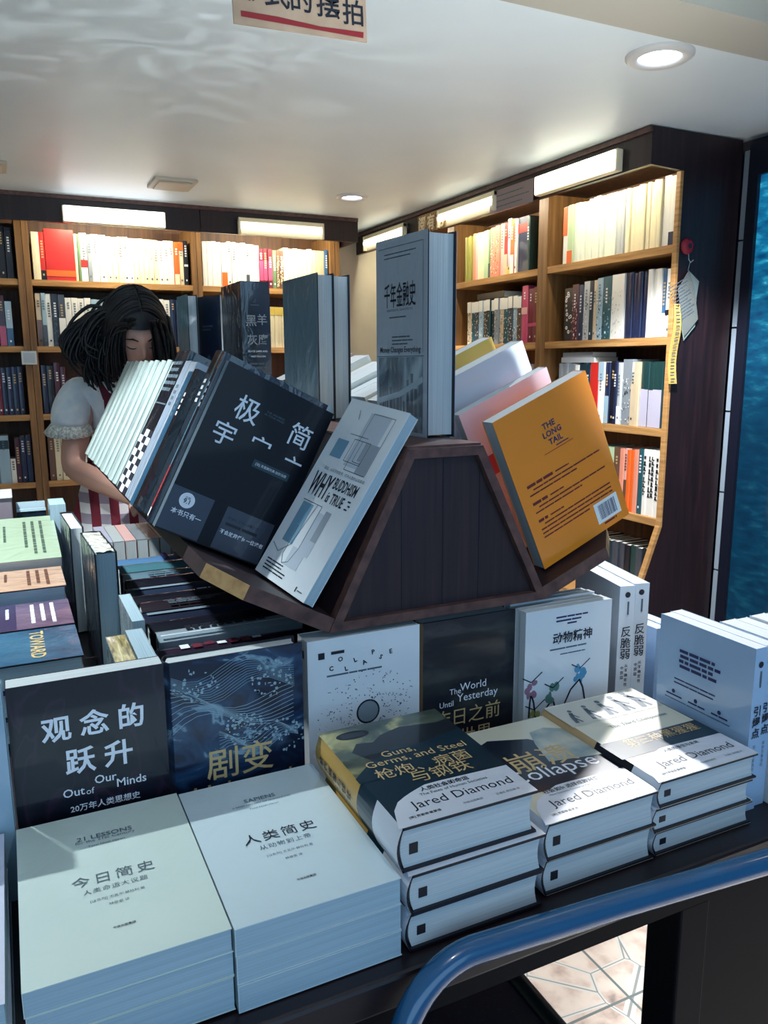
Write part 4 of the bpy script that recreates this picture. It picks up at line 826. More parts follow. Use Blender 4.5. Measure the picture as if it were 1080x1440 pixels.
for s in (-1, 1):
    a = R(28 if s < 0 else 22.5); dx, dz = math.cos(a) * s, math.sin(a)
    ox, oz = HB * s - math.sin(a) * s * 0.019, BOTZ + math.cos(a) * 0.019
    b = MB(); L0, L1, th = 0.119, 0.163, 0.019
    nx, nz = math.sin(a) * s, -math.cos(a)                     # underside direction
    def P(l, y, under): return (ox + dx * l + (nx * th if under else 0), y, oz + dz * l + (nz * th if under else 0))
    top = [P(0, -.002, 0), P(L0, -.002, 0), P(L1, .045, 0), P(L1, LEN, 0), P(0, LEN, 0)]
    bot = [P(0, -.002, 1), P(L0, -.002, 1), P(L1, .045, 1), P(L1, LEN, 1), P(0, LEN, 1)]
    f = [(0, 1, 2, 3, 4), (9, 8, 7, 6, 5)]
    if s < 0: f = [x[::-1] for x in f]; f = [f[0][::-1], f[1][::-1]] if False else f
    sides = [(i, i + 5, (i + 1) % 5 + 5, (i + 1) % 5) for i in range(5)]
    b.add(top + bot, f, WOOD_STAND)
    b.add(top + bot, [sides[0]], WOOD_MOULD); b.add(top + bot, [sides[1]], WOOD_TAN); b.add(top + bot, sides[2:], WOOD_STAND)
    bm_ledge = b.build('ledge', t)
b = MB(); b.box((-.09, .08, 0.0003), (.09, LEN - .05, BOTZ), WOOD_STAND); b.build('pedestal', t)

# books in the left trough: spines outward
def TRL(y, off=0.0, tilt=27.0, lift=0.0, wdt=.163):
    a = R(tilt); x = Vector((math.cos(a), 0, -math.sin(a))); z = Vector((math.sin(a), 0, math.cos(a)))
    o = Vector((0.3065, y, 1.1195)) - x * (wdt + off) + z * lift
    return frame(o, x, (0, 1, 0), z)
STR_W = noise_mat('white_wrapped_spine', [(.3, (136, 152, 152)), (.55, (172, 186, 184)), (.75, (206, 214, 208))], (60, 200, 6), 1, 4, .3, 1.0, wrinkle=.3)
def f_uni(b, T, w, h):
    tx(b, T, '极', w * .30, h * .80, INK_WHITE, height=.034, weight=.006); tx(b, T, '简', w * .80, h * .795, INK_WHITE, height=.033, weight=.006); tx(b, T, '宇', w * .20, h * .625, INK_WHITE, height=.031, weight=.006)
    tx(b, T, '宀', w * .52, h * .675, INK_WHITE, height=.0115, width=.028, weight=.006); tx(b, T, '亠', w * .84, h * .655, INK_WHITE, height=.0095, width=.026, weight=.006)
    tx(b, T, 'THE UNIVERSE\nIN YOUR HAND', w * .535, h * .83, INK_GREY, width=.03)
    rc(b, T, w * .52, h * .52, w * .86, h * .565, mat('teal_label_print', (30, 58, 70), .4), .0002); tx(b, T, '[法] 克里斯托弗·加尔法德', w * .69, h * .5425, INK_WHITE, width=w * .29)
    GB = mat('grey_belly_band_print', (58, 64, 80), .38, coat=.4)
    pg(b, T, [(0, .002), (w * .36, .002), (w * .36, h * .26), (0, h * .26)], GB, .0002); pg(b, T, [(w * .48, .002), (w * .92, .002), (w * .92, h * .26), (w * .48, h * .26)], GB, .0002)
    disc(b, T, w * .15, h * .20, .0105, .0105, INK_WHITE, .0003); tx(b, T, '豆瓣', w * .15, h * .215, INK, height=.0035, e=.0005); tx(b, T, '9.1', w * .15, h * .195, INK, height=.0065, weight=.02, e=.0005)
    tx(b, T, '本书只有一', w * .19, h * .125, INK_WHITE, width=w * .26, weight=.015); tx(b, T, '不会放弃任何一位读者', w * .70, h * .115, INK_WHITE, width=w * .40, weight=.015)
    tx(b, T, '用 BBC 主持人讲解方式', w * .66, h * .20, INK, width=w * .28); greek(b, T @ lay(.0003), w * .52, w * .86, h * .155, 1, .01, .004, INK, 33)
g = 'books shelved spine out in the left trough of the stand'
make_book('book', 'black book with big white characters at the front of the left trough', g, TRL(1.03), .163, .237, .018, C_BLACK, PAGES, front=f_uni, spine_mat=wrapped('wrapped_grey_spine', (120, 136, 148)))
row = [  # (thickness, cover, spine, height, width offset, hard, label)
 (.016, 'wrapped_navy_cover', (14, 20, 42), None, .236, 'dark navy wrapped book just behind the front black one in the left trough', False),
 (.030, 'wrapped_ice_spine', (192, 214, 226), None, .238, 'pale ice-blue wrapped book in the left trough', False),
 (.030, 'wrapped_teal_white', (104, 156, 184), 'r', .236, 'teal-blue wrapped book with red foot in the left trough', False),
 (.035, 'wrapped_black_red', (12, 14, 26), None, .246, 'tall black wrapped book with tiny white mark in the left trough', False),
 (.025, 'wrapped_black_thin', (16, 18, 30), None, .212, 'short black wrapped book in the left trough', False),
 (.032, 'wrapped_steel_blue', (58, 110, 146), None, .208, 'steel-blue wrapped book in the left trough', False),
 (.045, 'wrapped_silver_lavender_pale', (196, 206, 222), None, .226, 'pale silver wrapped book in the left trough', False),
 (.045, 'wrapped_silver_lavender', (176, 190, 210), None, .228, 'thick silver-lavender wrapped book in the left trough', False),
 (.098, 'wrapped_black_check', (16, 20, 34), 'c', .246, 'thick black book with a black and white checkered foot in the left trough', False)]
y = 1.03 + .019
for th, nm, rgb, deco, hh, lab, hd in row:
    def sp(b, T, t, h, deco=deco):
        if deco == 'c':
            n = 3; s = t / n; q_ = .0125
            for i in range(n):
                for k in range(9): rc(b, T, i * s, k * q_, (i + 1) * s, (k + 1) * q_, INK_WHITE if (i + k) % 2 else INK, .0002)
            rc(b, T, .002, h * .62, t - .002, h * .63, INK_GREY, .0002); greek(b, T @ lay(.0002), .004, t - .004, h * .9, 5, .012, .006, INK_GREY, 3)
        elif deco == 'r': rc(b, T, .001, .002, t - .001, h * .32, mat('red_print', (196, 60, 60), .4), .0002); rc(b, T, .001, .002, t - .001, h * .06, INK_WHITE, .0003)
        else:
            z = h * .8
            for i in range(4): rc(b, T, t * .3, z, t * .7, z + .006, INK_WHITE if sum(rgb) < 250 else INK_GREY, .0002); z -= .01
    make_book('book', lab, g, TRL(y, .006 * ((int(y * 1000) % 3) - 1)), .163, hh * 1.045, th - .0012, wrapped(nm, rgb), PAGES_BLUE, spine=sp)
    y += th
NW = 14; tw = (2.01 - y) / NW
for k in range(NW):
    make_book('book', f'white wrapped spine in the left trough, {nth(k + 1)} counting away from the checkered book', 'row of white wrapped spines in the left trough', TRL(y, .002 * ((k * 7) % 3 - 1)), .161, .238 + .002 * ((k * 5) % 3), tw - .003, STR_W, PAGES_BLUE, hard=True, round_spine=.004)
    y += tw
# white book lying against the left slope
def f_bud(b, T, w, h):
    m = INK_GREY
    rr = lambda u0, v0, u1, v1: strk(b, T, [(w * u0, h * v0), (w * u1, h * v0), (w * u1, h * v1), (w * u0, h * v1), (w * u0, h * v0)], .0007, INK)
    gs = mat('grey_block_print', (150, 160, 172), .4); gl = mat('pale_block_print', (186, 196, 208), .4); gt = mat('teal_block_print', (110, 150, 176), .4)
    rc(b, T, w * .45, h * .66, w * .80, h * .95, gl, .0001); rc(b, T, w * .62, h * .70, w * .76, h * .80, gs, .0002); rc(b, T, w * .15, h * .68, w * .35, h * .78, gt, .0002); rc(b, T, w * .68, h * .64, w * .85, h * .80, gs, .00015)
    rr(.5, .64, .86, .95); rr(.42, .68, .70, .80); rr(.56, .69, .70, .80); strk(b, T, [(w * .3, h * .82), (w * .62, h * .82)], .0007, INK); strk(b, T, [(w * .25, h * .95), (w * .3, h * .90)], .0009, INK)
    tx(b, T, '洞见：从科学到哲学，打开人类的认知真相', w * .55, h * .615, m, width=w * .72)
    tx(b, T, 'WHY', w * .29, h * .525, INK, width=w * .36, height=h * .125, weight=.02); tx(b, T, 'BUDDHISM', w * .69, h * .56, INK, width=w * .40, height=h * .06, weight=.02); tx(b, T, 'is TRUE', w * .63, h * .485, INK, width=w * .30, height=h * .055, weight=.02)
    for i in range(3): rc(b, T, w * (.83 + .03 * (i % 2)), h * (.50 - .02 * i), w * (.88 + .02 * (i % 2)), h * (.508 - .02 * i), INK)
    rc(b, T, w * .16, h * .20, w * .36, h * .42, gt, .0001); rc(b, T, w * .50, h * .18, w * .70, h * .40, gl, .0001); rc(b, T, w * .60, h * .26, w * .70, h * .42, gs, .0002); rc(b, T, w * .40, h * .10, w * .64, h * .2, gl, .0002)
    strk(b, T, [(w * .14, h * .43), (w * .50, h * .43), (w * .50, h * .2), (w * .45, h * .12), (w * .36, h * .10), (w * .30, h * .14), (w * .3, h * .3)], .0008, INK); strk(b, T, [(w * .05, h * .17), (w * .2, h * .14), (w * .34, h * .2), (w * .42, h * .43)], .0008, INK)
    greek(b, T @ lay(.0003), w * .10, w * .52, h * .085, 4, h * .017, .0018, INK, 8); rc(b, T, w * .78, h * .02, w * .80, h * .045, INK); greek(b, T @ lay(.0003), w * .82, w * .92, h * .028, 1, .01, .0016, INK_GREY, 9)
zz_ = Vector((.146, 0, .225)).normalized(); xx_ = Vector((.023, -.127, -.0115)); xx_ = (xx_ - zz_ * xx_.dot(zz_)).normalized(); yy_ = zz_.cross(xx_)
make_book('book', 'white book with line drawings and black English title, leaning on the left slope', g, frame(Vector((0.285, 0.995, 1.1255)) - yy_ * .005 + zz_ * .003, xx_, yy_, zz_), .131, .266, .0155, C_WHITE, PAGES_BLUE, front=f_bud)

# right trough
def TRR(y, t, w, tilt=24.0, out=0.0, lift=0.0):
    a = R(tilt); x = Vector((-math.cos(a), 0, -math.sin(a))); z = Vector((-math.sin(a), 0, math.cos(a)))
    o = Vector((0.679, y + t, 1.1086)) - x * (w + out) + z * lift
    return frame(o, x, (0, -1, 0), z)
C_ORANGE = mat('orange_matte_cover', (242, 142, 30), .42, coat=.25)
def b_tail(b, T, w, h):
    for i, s in enumerate(('THE', 'LONG', 'TAIL')): tx(b, T, s, w * (.49 + .012 * i), h * (.82 - .052 * i), INK_NAVY, height=.0088, weight=.02)
    strk(b, T, [(w * .36, h * .66), (w * .68, h * .66)], .0009, INK_RED); greek(b, T @ lay(.0003), w * .5, w * .66, h * .675, 1, .01, .0016, INK_NAVY, 5)
    RED = mat('dark_maroon_print', (112, 36, 40), .5)
    z = .525
    for k, (n, bw) in enumerate(((3, .28), (3, .16), (5, .10))):
        greek(b, T @ lay(.0003), w * .10, w * (.10 + bw), h * z, 1, .01, .0042, RED, 60 + k, 0, .014); greek(b, T @ lay(.0003), w * (.13 + bw), w * (.28 + bw), h * (z + .003), 1, .01, .002, RED, 64 + k, 0)
        for i in range(1, n): greek(b, T @ lay(.0003), w * (.10 if i > 1 else .15), w * (.90 if i < n - 1 else .62), h * (z - .027 * i), 1, .01, .0021, RED, 70 + 9 * k + i, 0, .016)
        z -= .027 * n + .035
    rc(b, T, w * .66, h * .055, w * .93, h * .195, WHITE_CARD, .0003); rr = random.Random(8); u = w * .70
    while u < w * .895:
        bw = rr.choice((.0006, .001, .0016)); rc(b, T, u, h * .075, min(u + bw, w * .9), h * .175, INK_NAVY, .0005); u += bw + rr.choice((.0006, .0012))
    greek(b, T @ lay(.0003), w * .72, w * .9, h * .035, 1, .01, .003, RED, 95)
g2 = 'books shelved in the right trough of the stand'
make_book('book', 'orange book with its back cover, barcode and dark lettering facing out at the right slope', g2, TRR(0.889, .026, .167), .167, .233, .026, C_ORANGE, PAGES, back=b_tail)
def b_pink(b, T, w, h):
    disc(b, T, w * .74, h * .62, .045, .045, mat('dark_green_disc_print', (34, 62, 74), .4), .0002, 32); greek(b, T @ lay(.0003), w * .22, w * .54, h * .80, 1, .01, .005, INK_NAVY, 3); greek(b, T @ lay(.0003), w * .22, w * .6, h * .75, 1, .01, .004, INK_NAVY, 4)
    rc(b, T, 0.001, h * .55, w * .34, h * .68, mat('crimson_print', (190, 60, 84), .4), .0002)
make_book('book', 'pale pink book with dark disc print behind the orange one in the right trough', g2, TRR(0.972, .02, .165, 24.0, .0), .165, .239, .02, mat('pale_pink_cover', (224, 196, 206), .35, coat=.4), PAGES, back=b_pink)
make_book('book', 'tall white book behind the pink one in the right trough', g2, TRR(1.023, .03, .173, 24.0, .0), .173, .279, .03, mat('silver_white_cover', (208, 214, 222), .35, coat=.4), PAGES)
make_book('book', 'yellow book behind the tall white one in the right trough', g2, TRR(1.085, .03, .162, 24.0, .0), .162, .292, .03, mat('yellow_cover', (214, 178, 84), .4, coat=.3), PAGES)
y = 1.22
for k, (c, hh) in enumerate((('cream', .25), ('white', .255), ('pale grey', .25), ('white', .26), ('cream', .255), ('white', .27), ('pale pink', .275), ('brown', .28))):
    th = (.06, .08)[k % 2]
    make_book('book', f'{c} book, {nth(k + 1)} behind the yellow one in the right trough', g2, TRR(y, th, .156), .156, hh, th - .006, pal(c), PAGES); y += th

# books standing on top of the stand
g3 = 'books standing on top of the wooden stand'
ST = TZ + TOPZ + .0035
def LEFTFACE(x, y, rot=0): return Matrix.Translation((x, y, ST)) @ Matrix.Rotation(R(-90 + rot), 4, 'Z')   # front cover faces left, fore-edge toward the viewer
C_SILVER = wrapped('wrapped_silver_blue_cover', (166, 178, 192), .3)
ART_CITY = noise_mat('blue_city_print', [(.4, (40, 58, 78)), (.52, (96, 116, 134)), (.7, (170, 186, 196))], (40, 40, 16), 1, 6, .3, 1.0, dist=.6, wrinkle=.25)
def f_money(b, T, w, h):
    rc(b, T, w * .08, h * .02, w * .93, h * .40, ART_CITY, .0001); rr = random.Random(3); u = .1
    while u < .9:
        wd = rr.uniform(.02, .06); rc(b, T, w * u, h * .1, w * min(.92, u + wd), h * rr.uniform(.17, .33), mat('dark_tower_print', (40, 56, 74), .3, coat=1), .0002); u += wd + rr.uniform(.01, .04)
    strk(b, T, [(w * .08, h * .17), (w * .5, h * .21), (w * .93, h * .29)], .008, mat('pale_road_print', (150, 170, 184), .3, coat=1), .0003); strk(b, T, [(w * .05, h * .405), (w * .95, h * .405)], .0012, INK_GREY); strk(b, T, [(w * .08, h * .955), (w * .93, h * .955), (w * .93, h * .42)], .0008, INK_GREY)
    tx(b, T, '千年金融史', w * .50, h * .715, INK, width=w * .60, height=.034, weight=.008); tx(b, T, '金融如何塑造文明，从5000年前到21世纪', w * .5, h * .64, INK_GREY, width=w * .5); tx(b, T, 'Money Changes Everything', w * .5, h * .435, INK, width=w * .78, height=.0105, weight=.01)
    greek(b, T @ lay(.0003), w * .2, w * .8, h * .92, 2, h * .02, .0016, INK_GREY, 2); greek(b, T @ lay(.0003), w * .35, w * .75, h * .5, 3, h * .018, .002, INK_GREY, 3); greek(b, T @ lay(.0003), w * .3, w * .7, h * .60, 1, .01, .002, INK_GREY, 6)
make_book('book', 'tall silver-grey wrapped book with skyline picture standing at the front of the stand top', g3, LEFTFACE(0.5055, 1.088, 4.0), .143, .273, .046, C_SILVER, PAGES, hard=True, front=f_money)
C_TB = wrapped('wrapped_blue_glass_cover', (92, 124, 140), .5)
for k, lab in enumerate(('blue-green wrapped hardback, left of the upright pair in the middle of the stand top', 'blue-green wrapped hardback, right of the upright pair in the middle of the stand top')):
    make_book('book', lab, g3, LEFTFACE(0.4975 + .034 * k, 1.495 + .01 * k, 2), .172, .2555, .033, C_TB, PAGES, hard=True)
C_DK = wrapped('wrapped_midnight_cover', (16, 28, 44), .4)
def s_lamb(b, T, t, h):
    tx(b, T, '一', t * .46, h * .82, INK_GREY, width=t * .3)
    for s, u, v in (('黑', .32, .70), ('羊', .70, .71), ('灰', .34, .555), ('鹰', .72, .555)): tx(b, T, s, t * u, h * v, mat('silver_print', (170, 170, 172), .35), height=.023, weight=.006)
    tx(b, T, 'BLACK LAMB AND', t * .52, h * .465, INK_WHITE, width=t * .68, weight=.02); tx(b, T, 'GREY FALCON', t * .52, h * .425, INK_WHITE, width=t * .52, weight=.02)
    greek(b, T @ lay(.0003), t * .22, t * .8, h * .36, 3, h * .03, .004, INK_GREY, 4)
make_book('book', 'very thick midnight-blue wrapped book with silver spine lettering on the stand top', g3, Matrix.Translation((0.5385, 1.70, ST)) @ Matrix.Rotation(R(90), 4, 'Z'), .17, .2755, .064, C_DK, PAGES_BLUE, hard=True, spine=s_lamb, round_spine=.002)
def f_port(b, T, w, h):
    disc(b, T, w * .5, h * .42, .008, .012, INK_GREY); pg(b, T, [(w * .36, h * .2), (w * .64, h * .2), (w * .58, h * .37), (w * .44, h * .37)], INK_GREY); greek(b, T @ lay(.0003), w * .3, w * .7, h * .72, 2, h * .03, .004, INK_GREY, 5)
make_book('book', 'navy wrapped book with small pale figure, turned on the far end of the stand top', g3, Matrix.Translation((0.4525, 2.062, ST)) @ Matrix.Rotation(R(-70), 4, 'Z'), .115, .266, .03, wrapped('wrapped_navy_figure_cover', (22, 34, 62), .2), PAGES, front=f_port)
make_book('book', 'pale teal wrapped book with white edge at the far left end of the stand top', g3, LEFTFACE(0.4145, 2.09, 3), .10, .268, .026, wrapped('wrapped_pale_teal_cover', (110, 144, 158), .35), PAGES, hard=True)

# ------------------------------------------------------------------ left half of the table
g4 = 'dark books packed spine up beside the stand'
def SPUP(x, y, z): return frame((x, y, z), (0, 0, -1), (0, 1, 0), (1, 0, 0))
specs = [('maroon', (46, 28, 50), 'dark maroon spine-up book with white and red marks, nearest of the packed row', .05, 'r'), ('grey_title', (150, 166, 178), 'grey spine-up book with black characters, second of the packed row', .05, 'k'),
         ('night', (14, 16, 30), 'black spine-up book, third of the packed row', .05, ''), ('strip', (24, 32, 54), 'black spine-up book with a pale strip, fourth of the packed row', .05, 's'), ('umber', (34, 26, 36), 'dark brown spine-up book with speckled print, fifth of the packed row', .056, 'p'),
         ('soot', (14, 15, 28), 'black spine-up book, sixth of the packed row', .05, 'd'), ('soot_two', (28, 40, 62), 'blue-black spine-up book, seventh of the packed row', .05, 's'), ('soot_three', (12, 14, 28), 'black spine-up book, eighth of the packed row', .055, ''),
         ('slate', (92, 118, 132), 'slate grey spine-up book, ninth of the packed row', .06, 'p'), ('sea', (66, 108, 120), 'sea-green spine-up book with one dark character, tenth of the packed row', .06, 'c'), ('stripe_blue', (78, 118, 158), 'blue spine-up book with two dark bands, eleventh of the packed row', .06, 'b')]
y = 1.080
for nm, rgb, lab, th, deco in specs:
    def sp(b, T, t, h, deco=deco):                             # v runs along the spine from left to right
        rr = random.Random(len(deco) + int(t * 1e4)); TT = T @ Matrix.Translation((t, 0, 0)) @ Matrix.Rotation(R(90), 4, 'Z')
        if deco == 'm': greek(b, TT @ lay(.0003), h * .15, h * .3, t * .25, 2, .008, .004, INK_GREY, 3)
        if deco == 'r':
            for i in range(7): rc(b, TT, h * (.15 + .08 * i), t * rr.uniform(.15, .4), h * (.21 + .08 * i), t * rr.uniform(.5, .75), INK_WHITE if i % 3 == 0 else mat('dull_red_print', (110, 40, 56), .4), .0003)
        if deco == 'k': [greek(b, TT @ lay(.0003), h * .2, h * .75, t * (.35 + .16 * k), 1, .01, .006, INK, 30 + k, 0, .012) for k in range(3)]; rc(b, TT, h * .02, t * .1, h * .96, t * .16, INK_WHITE, .0002)
        if deco == 's': rc(b, TT, h * .05, t * .3, h * .5, t * .55, mat('pale_strip_print', (120, 136, 150), .4), .0003)
        if deco == 'p': greek(b, TT @ lay(.0003), h * .2, h * .6, t * .35, 3, .007, .004, INK_GREY, 7)
        if deco == 'd': greek(b, TT @ lay(.0003), h * .5, h * .62, t * .5, 1, .01, .006, INK_WHITE, 9)
        if deco == 'c': tx(b, TT, '壶', h * .45, t * .5, INK, height=t * .42)
        if deco == 'b': rc(b, TT, h * .42, 0.001, h * .48, t - .001, INK_NAVY, .0003); rc(b, TT, h * .54, .001, h * .60, t - .001, INK_NAVY, .0003)
    make_book('book', lab, g4, SPUP(0.165 + .004 * (int(y * 100) % 3), y, min(1.004, 0.982 + .022 * (y - 1.035) / .11) + .003 * (int(y * 90) % 2)), .134, .222, th - .004, wrapped('wrapped_' + nm, rgb, .15), PAGES, hard=True, spine=sp, round_spine=.008)
    y += th
for k in range(8):                                             # last rank seen page edge on
    c = ('lilac', 'pale grey', 'pale pink', 'grey', 'beige', 'yellow', 'pale grey', 'grey')[k]
    make_book('book', f'{c} book, {nth(k + 1)} from the left in the far rank of packed books', 'far rank of packed books', frame((0.172 + .026 * k, 1.85, 1.0), (0, 0, -1), (-1, 0, 0), (0, -1, 0)) @ Matrix.Translation((0, -.024, -.21)), .138, .2, .024, pal(c), PAGES)
# flat stacks at the far left
g5 = 'book stacks on the left half of the table'
def TOPRIGHT(x, y, z, tilt=0): return Matrix.Translation((x, y, z)) @ Matrix.Rotation(R(tilt), 4, 'X') @ Matrix(((0, 0, 1, 0), (-1, 0, 0, 0), (0, -1, 0, 0), (0, 0, 0, 1)))
def f_side(txt, sub, m, big):
    def f(b, T, w, h):
        tx(b, T, txt, w * .5, h * .74, m, width=w * .8, weight=.02)
        for k in range(2): greek(b, T @ lay(.0003), w * .2, w * .75, h * (.40 - .14 * k), 2, .009, .006, INK_WHITE, 40 + k, 0.2, .012)
    return f
def f_lines(m, art=None):
    def f(b, T, w, h):
        if art: rc(b, T, .002, .002, w - .002, h * .62, art, .0001)
        greek(b, T @ lay(.0003), w * .12, w * .88, h * .86, 3, h * .07, .006, m, 5); greek(b, T @ lay(.0003), w * .2, w * .7, h * .55, 3, h * .08, .005, m, 8)
    return f
C1 = noise_mat('wrapped_deep_blue_cover', [(.3, (22, 62, 96)), (.7, (70, 126, 158))], (8, 8, 8), 1, 4, .3, 1.0, wrinkle=.4)
C2 = noise_mat('wrapped_mauve_cover', [(.3, (84, 62, 92)), (.7, (136, 112, 134))], (8, 8, 8), 1, 4, .3, 1.0, wrinkle=.4)
C3 = wrapped('wrapped_peach_cover', (206, 166, 140), .4); C4 = wrapped('wrapped_sage_cover', (164, 182, 156), .3)
BR = mat('portrait_shape_print', (60, 50, 84), .4, coat=.8)
defs = [(1.337, .982, C1, f_side('TOWARD', '理解未来', INK_GOLD, 1), ('deep blue wrapped book with pale lettering, top of the nearest left stack', 'blue wrapped book under the deep blue one', 'blue wrapped book at the bottom of the nearest left stack'), .157),
        (1.498, .982, C2, f_lines(INK_WHITE, BR), ('mauve wrapped book with dark picture, second left stack', 'mauve wrapped book under the picture one', 'mauve wrapped book at the bottom of the second left stack'), .155),
        (1.662, 1.005, C3, f_lines(mat('brown_print', (96, 60, 50), .5)), ('peach wrapped book on the third left stack', 'peach wrapped book in the middle of the third left stack', 'peach wrapped book at the bottom of the third left stack'), .157)]
for yb, zt, cov, ff, labs, wd in defs:
    n = 3; th = (zt - TZ) / n
    for k in range(n):
        make_book('book', labs[k], g5, TOPRIGHT(-0.155 + .003 * (k % 2), yb, zt - th * k), wd, .228, th - .0008, cov, PAGES_BLUE, hard=True, front=ff)
make_book('book', 'sage green wrapped book tilted up on the fourth left stack', g5, TOPRIGHT(-0.155, 1.925, 1.062, 9.5), .255, .232, .03, C4, PAGES, front=f_lines(mat('sage_print', (70, 86, 74), .5)))
for k in range(2):
    make_book('book', ('dark book, upper of two carrying the sage green one', 'dark book, lower of two carrying the sage green one')[k], g5, TOPRIGHT(-0.155, 1.93, .982 - .061 * k), .255, .228, .060, pal('dark teal'), PAGES, hard=True)
# upright dividers between the flat stacks and the packed row
def head_wrap(root, x0, x1, y0, y1, z):
    b = MB(); n = 26; rr = random.Random(4); V = []
    for i in range(n + 1):
        for k in range(6): V.append((x0 + (x1 - x0) * i / n, y0 + (y1 - y0) * k / 5, z + rr.uniform(0, .0035) + .001))
    b.add(V, [(i * 6 + k, (i + 1) * 6 + k, (i + 1) * 6 + k + 1, i * 6 + k + 1) for i in range(n) for k in range(5)], mat('crumpled_clear_wrap', (206, 204, 192), .18, coat=1)); b.build('crumpled_wrap', root)
g6 = 'upright wrapped books between the flat stacks and the packed row'
def LF(x, y, rot=0): return Matrix.Translation((x, y, TZ)) @ Matrix.Rotation(R(-90 + rot), 4, 'Z')
PTOP = noise_mat('crinkled_wrapped_pages', [(.35, (96, 104, 116)), (.5, (170, 170, 164)), (.7, (226, 222, 208))], (50, 120, 50), 1, 6, .25, 1.0, dist=1.5, wrinkle=.8)
make_book('book', 'thick black-boarded book with crinkled wrapped head, upright in the left half of the table', g6, LF(0.1075, 1.575, 2), .195, .226, .037, wrapped('wrapped_dark_glass_cover', (18, 26, 40), .5), PAGES_BLUE, hard=True, extra=lambda r: head_wrap(r, .008, .190, .0035, .0335, .2235))
make_book('book', 'dark navy wrapped book with pale head, upright behind the black-boarded one', g6, LF(0.087, 1.84, 2), .19, .222, .027, wrapped('wrapped_ink_cover', (26, 36, 56), .4), PAGES, hard=True)
make_book('book', 'small white wrapped box book standing in front of the packed row', g6, LF(0.131, 1.215, 0), .14, .196, .017, wrapped('wrapped_grey_white', (176, 190, 196), .5), PAGES_BLUE)
PGOLD = noise_mat('gold_tinted_page_edges', [(.35, (120, 104, 70)), (.55, (200, 180, 120)), (.75, (236, 226, 180))], (30, 200, 30), 1, 4, .3, .8, dist=1)
make_book('book', 'book with gold-tinted page edges standing behind the black cover', g6, LF(0.0885, 1.0, 0), .132, .205, .024, wrapped('wrapped_olive_grey', (120, 130, 120), .4), PGOLD)
make_book('book', 'white wrapped book standing beside the gold-edged one', g6, LF(0.114, 1.012, 0), .135, .206, .021, wrapped('wrapped_milky_white', (190, 200, 204), .5), PAGES_BLUE)
make_book('book', 'pale wrapped book standing upright near the far end of the left half', g6, LF(0.070, 1.98, 0), .09, .232, .034, C_GRANITE, PAGES_BLUE)
b = MB(); b.box((-0.09, 1.965, TZ), (-0.005, 2.09, 1.102), mat('mauve_box_card', (126, 112, 122), .6)); b.box((-0.09, 1.96, 1.102), (-0.003, 2.092, 1.106), mat('pale_box_lid', (196, 192, 196), .5))
tag(b.build('storage_carton', bevel=.002), 'mauve carton standing at the far left end of the table', 'box')
t = thing('acrylic_holder', 'empty clear acrylic holder with white rims beside the mauve carton', 'holder', Matrix.Translation((0.0, 2.0, TZ)))
AC = mat('clear_acrylic_edge', (190, 210, 220), .15, coat=.5)
b = MB(); b.box((0.003, 0, 0), (0.066, .002, .205), mat('dark_acrylic_panel', (22, 34, 52), .1, coat=1)); b.build('front_panel', t)
b = MB(); b.box((0.003, -.003, .203), (0.066, .003, .209), AC); b.build('rim', t)
b = MB(); b.box((0.003, .04, 0.006), (0.066, .046, .219), AC); b.build('back_panel', t)
b = MB(); b.box((0.003, 0, 0), (0.066, .05, .006), AC); b.build('base', t)

# ------------------------------------------------------------------ the person behind the table
def skin_object(name, nodes, edges, root, m, parent, sub=2):
    """nodes: name -> ((x,y,z), radius or (rx,ry)); grows one smooth surface over the skeleton"""
    keys = list(nodes); me = bpy.data.meshes.new(name)
    me.from_pydata([nodes[k][0] for k in keys], [(keys.index(a), keys.index(c)) for a, c in edges], [])
    o = bpy.data.objects.new(name, me); COL.objects.link(o)
    sk = o.modifiers.new('skin', 'SKIN'); sk.use_smooth_shade = True; sk.branch_smoothing = 0.6
    if not me.skin_vertices: 
        bmx = bmesh.new(); bmx.from_mesh(me); bmx.verts.layers.skin.verify(); bmx.to_mesh(me); bmx.free()
    for i, k in enumerate(keys):
        r = nodes[k][1]; r = r if isinstance(r, tuple) else (r, r)
        me.skin_vertices[0].data[i].radius = r; me.skin_vertices[0].data[i].use_root = (k == root)
    ss = o.modifiers.new('sub', 'SUBSURF'); ss.levels = sub; ss.render_levels = sub
    dg = bpy.context.evaluated_depsgraph_get(); new = bpy.data.meshes.new_from_object(o.evaluated_get(dg))
    bpy.data.objects.remove(o); new.name = name; new.materials.clear(); new.materials.append(m)
    for p in new.polygons: p.use_smooth = True
    ob = bpy.data.objects.new(name, new); COL.objects.link(ob)
    if parent: ob.parent = parent
    return ob
SKIN = mat('skin', (206, 158, 140), 0.5); HAIR = mat('black_hair', (5, 5, 13), 0.5); LIP = mat('lips', (160, 90, 88), 0.45)
BLOUSE = noise_mat('white_cotton_blouse', [(.3, (214, 222, 228)), (.7, (238, 240, 240))], (1, 1, 1), 30, 3, .8)
LACE = noise_mat('cream_lace', [(.4, (180, 180, 172)), (.6, (236, 232, 220))], (1, 1, 1), 160, 2, .8)
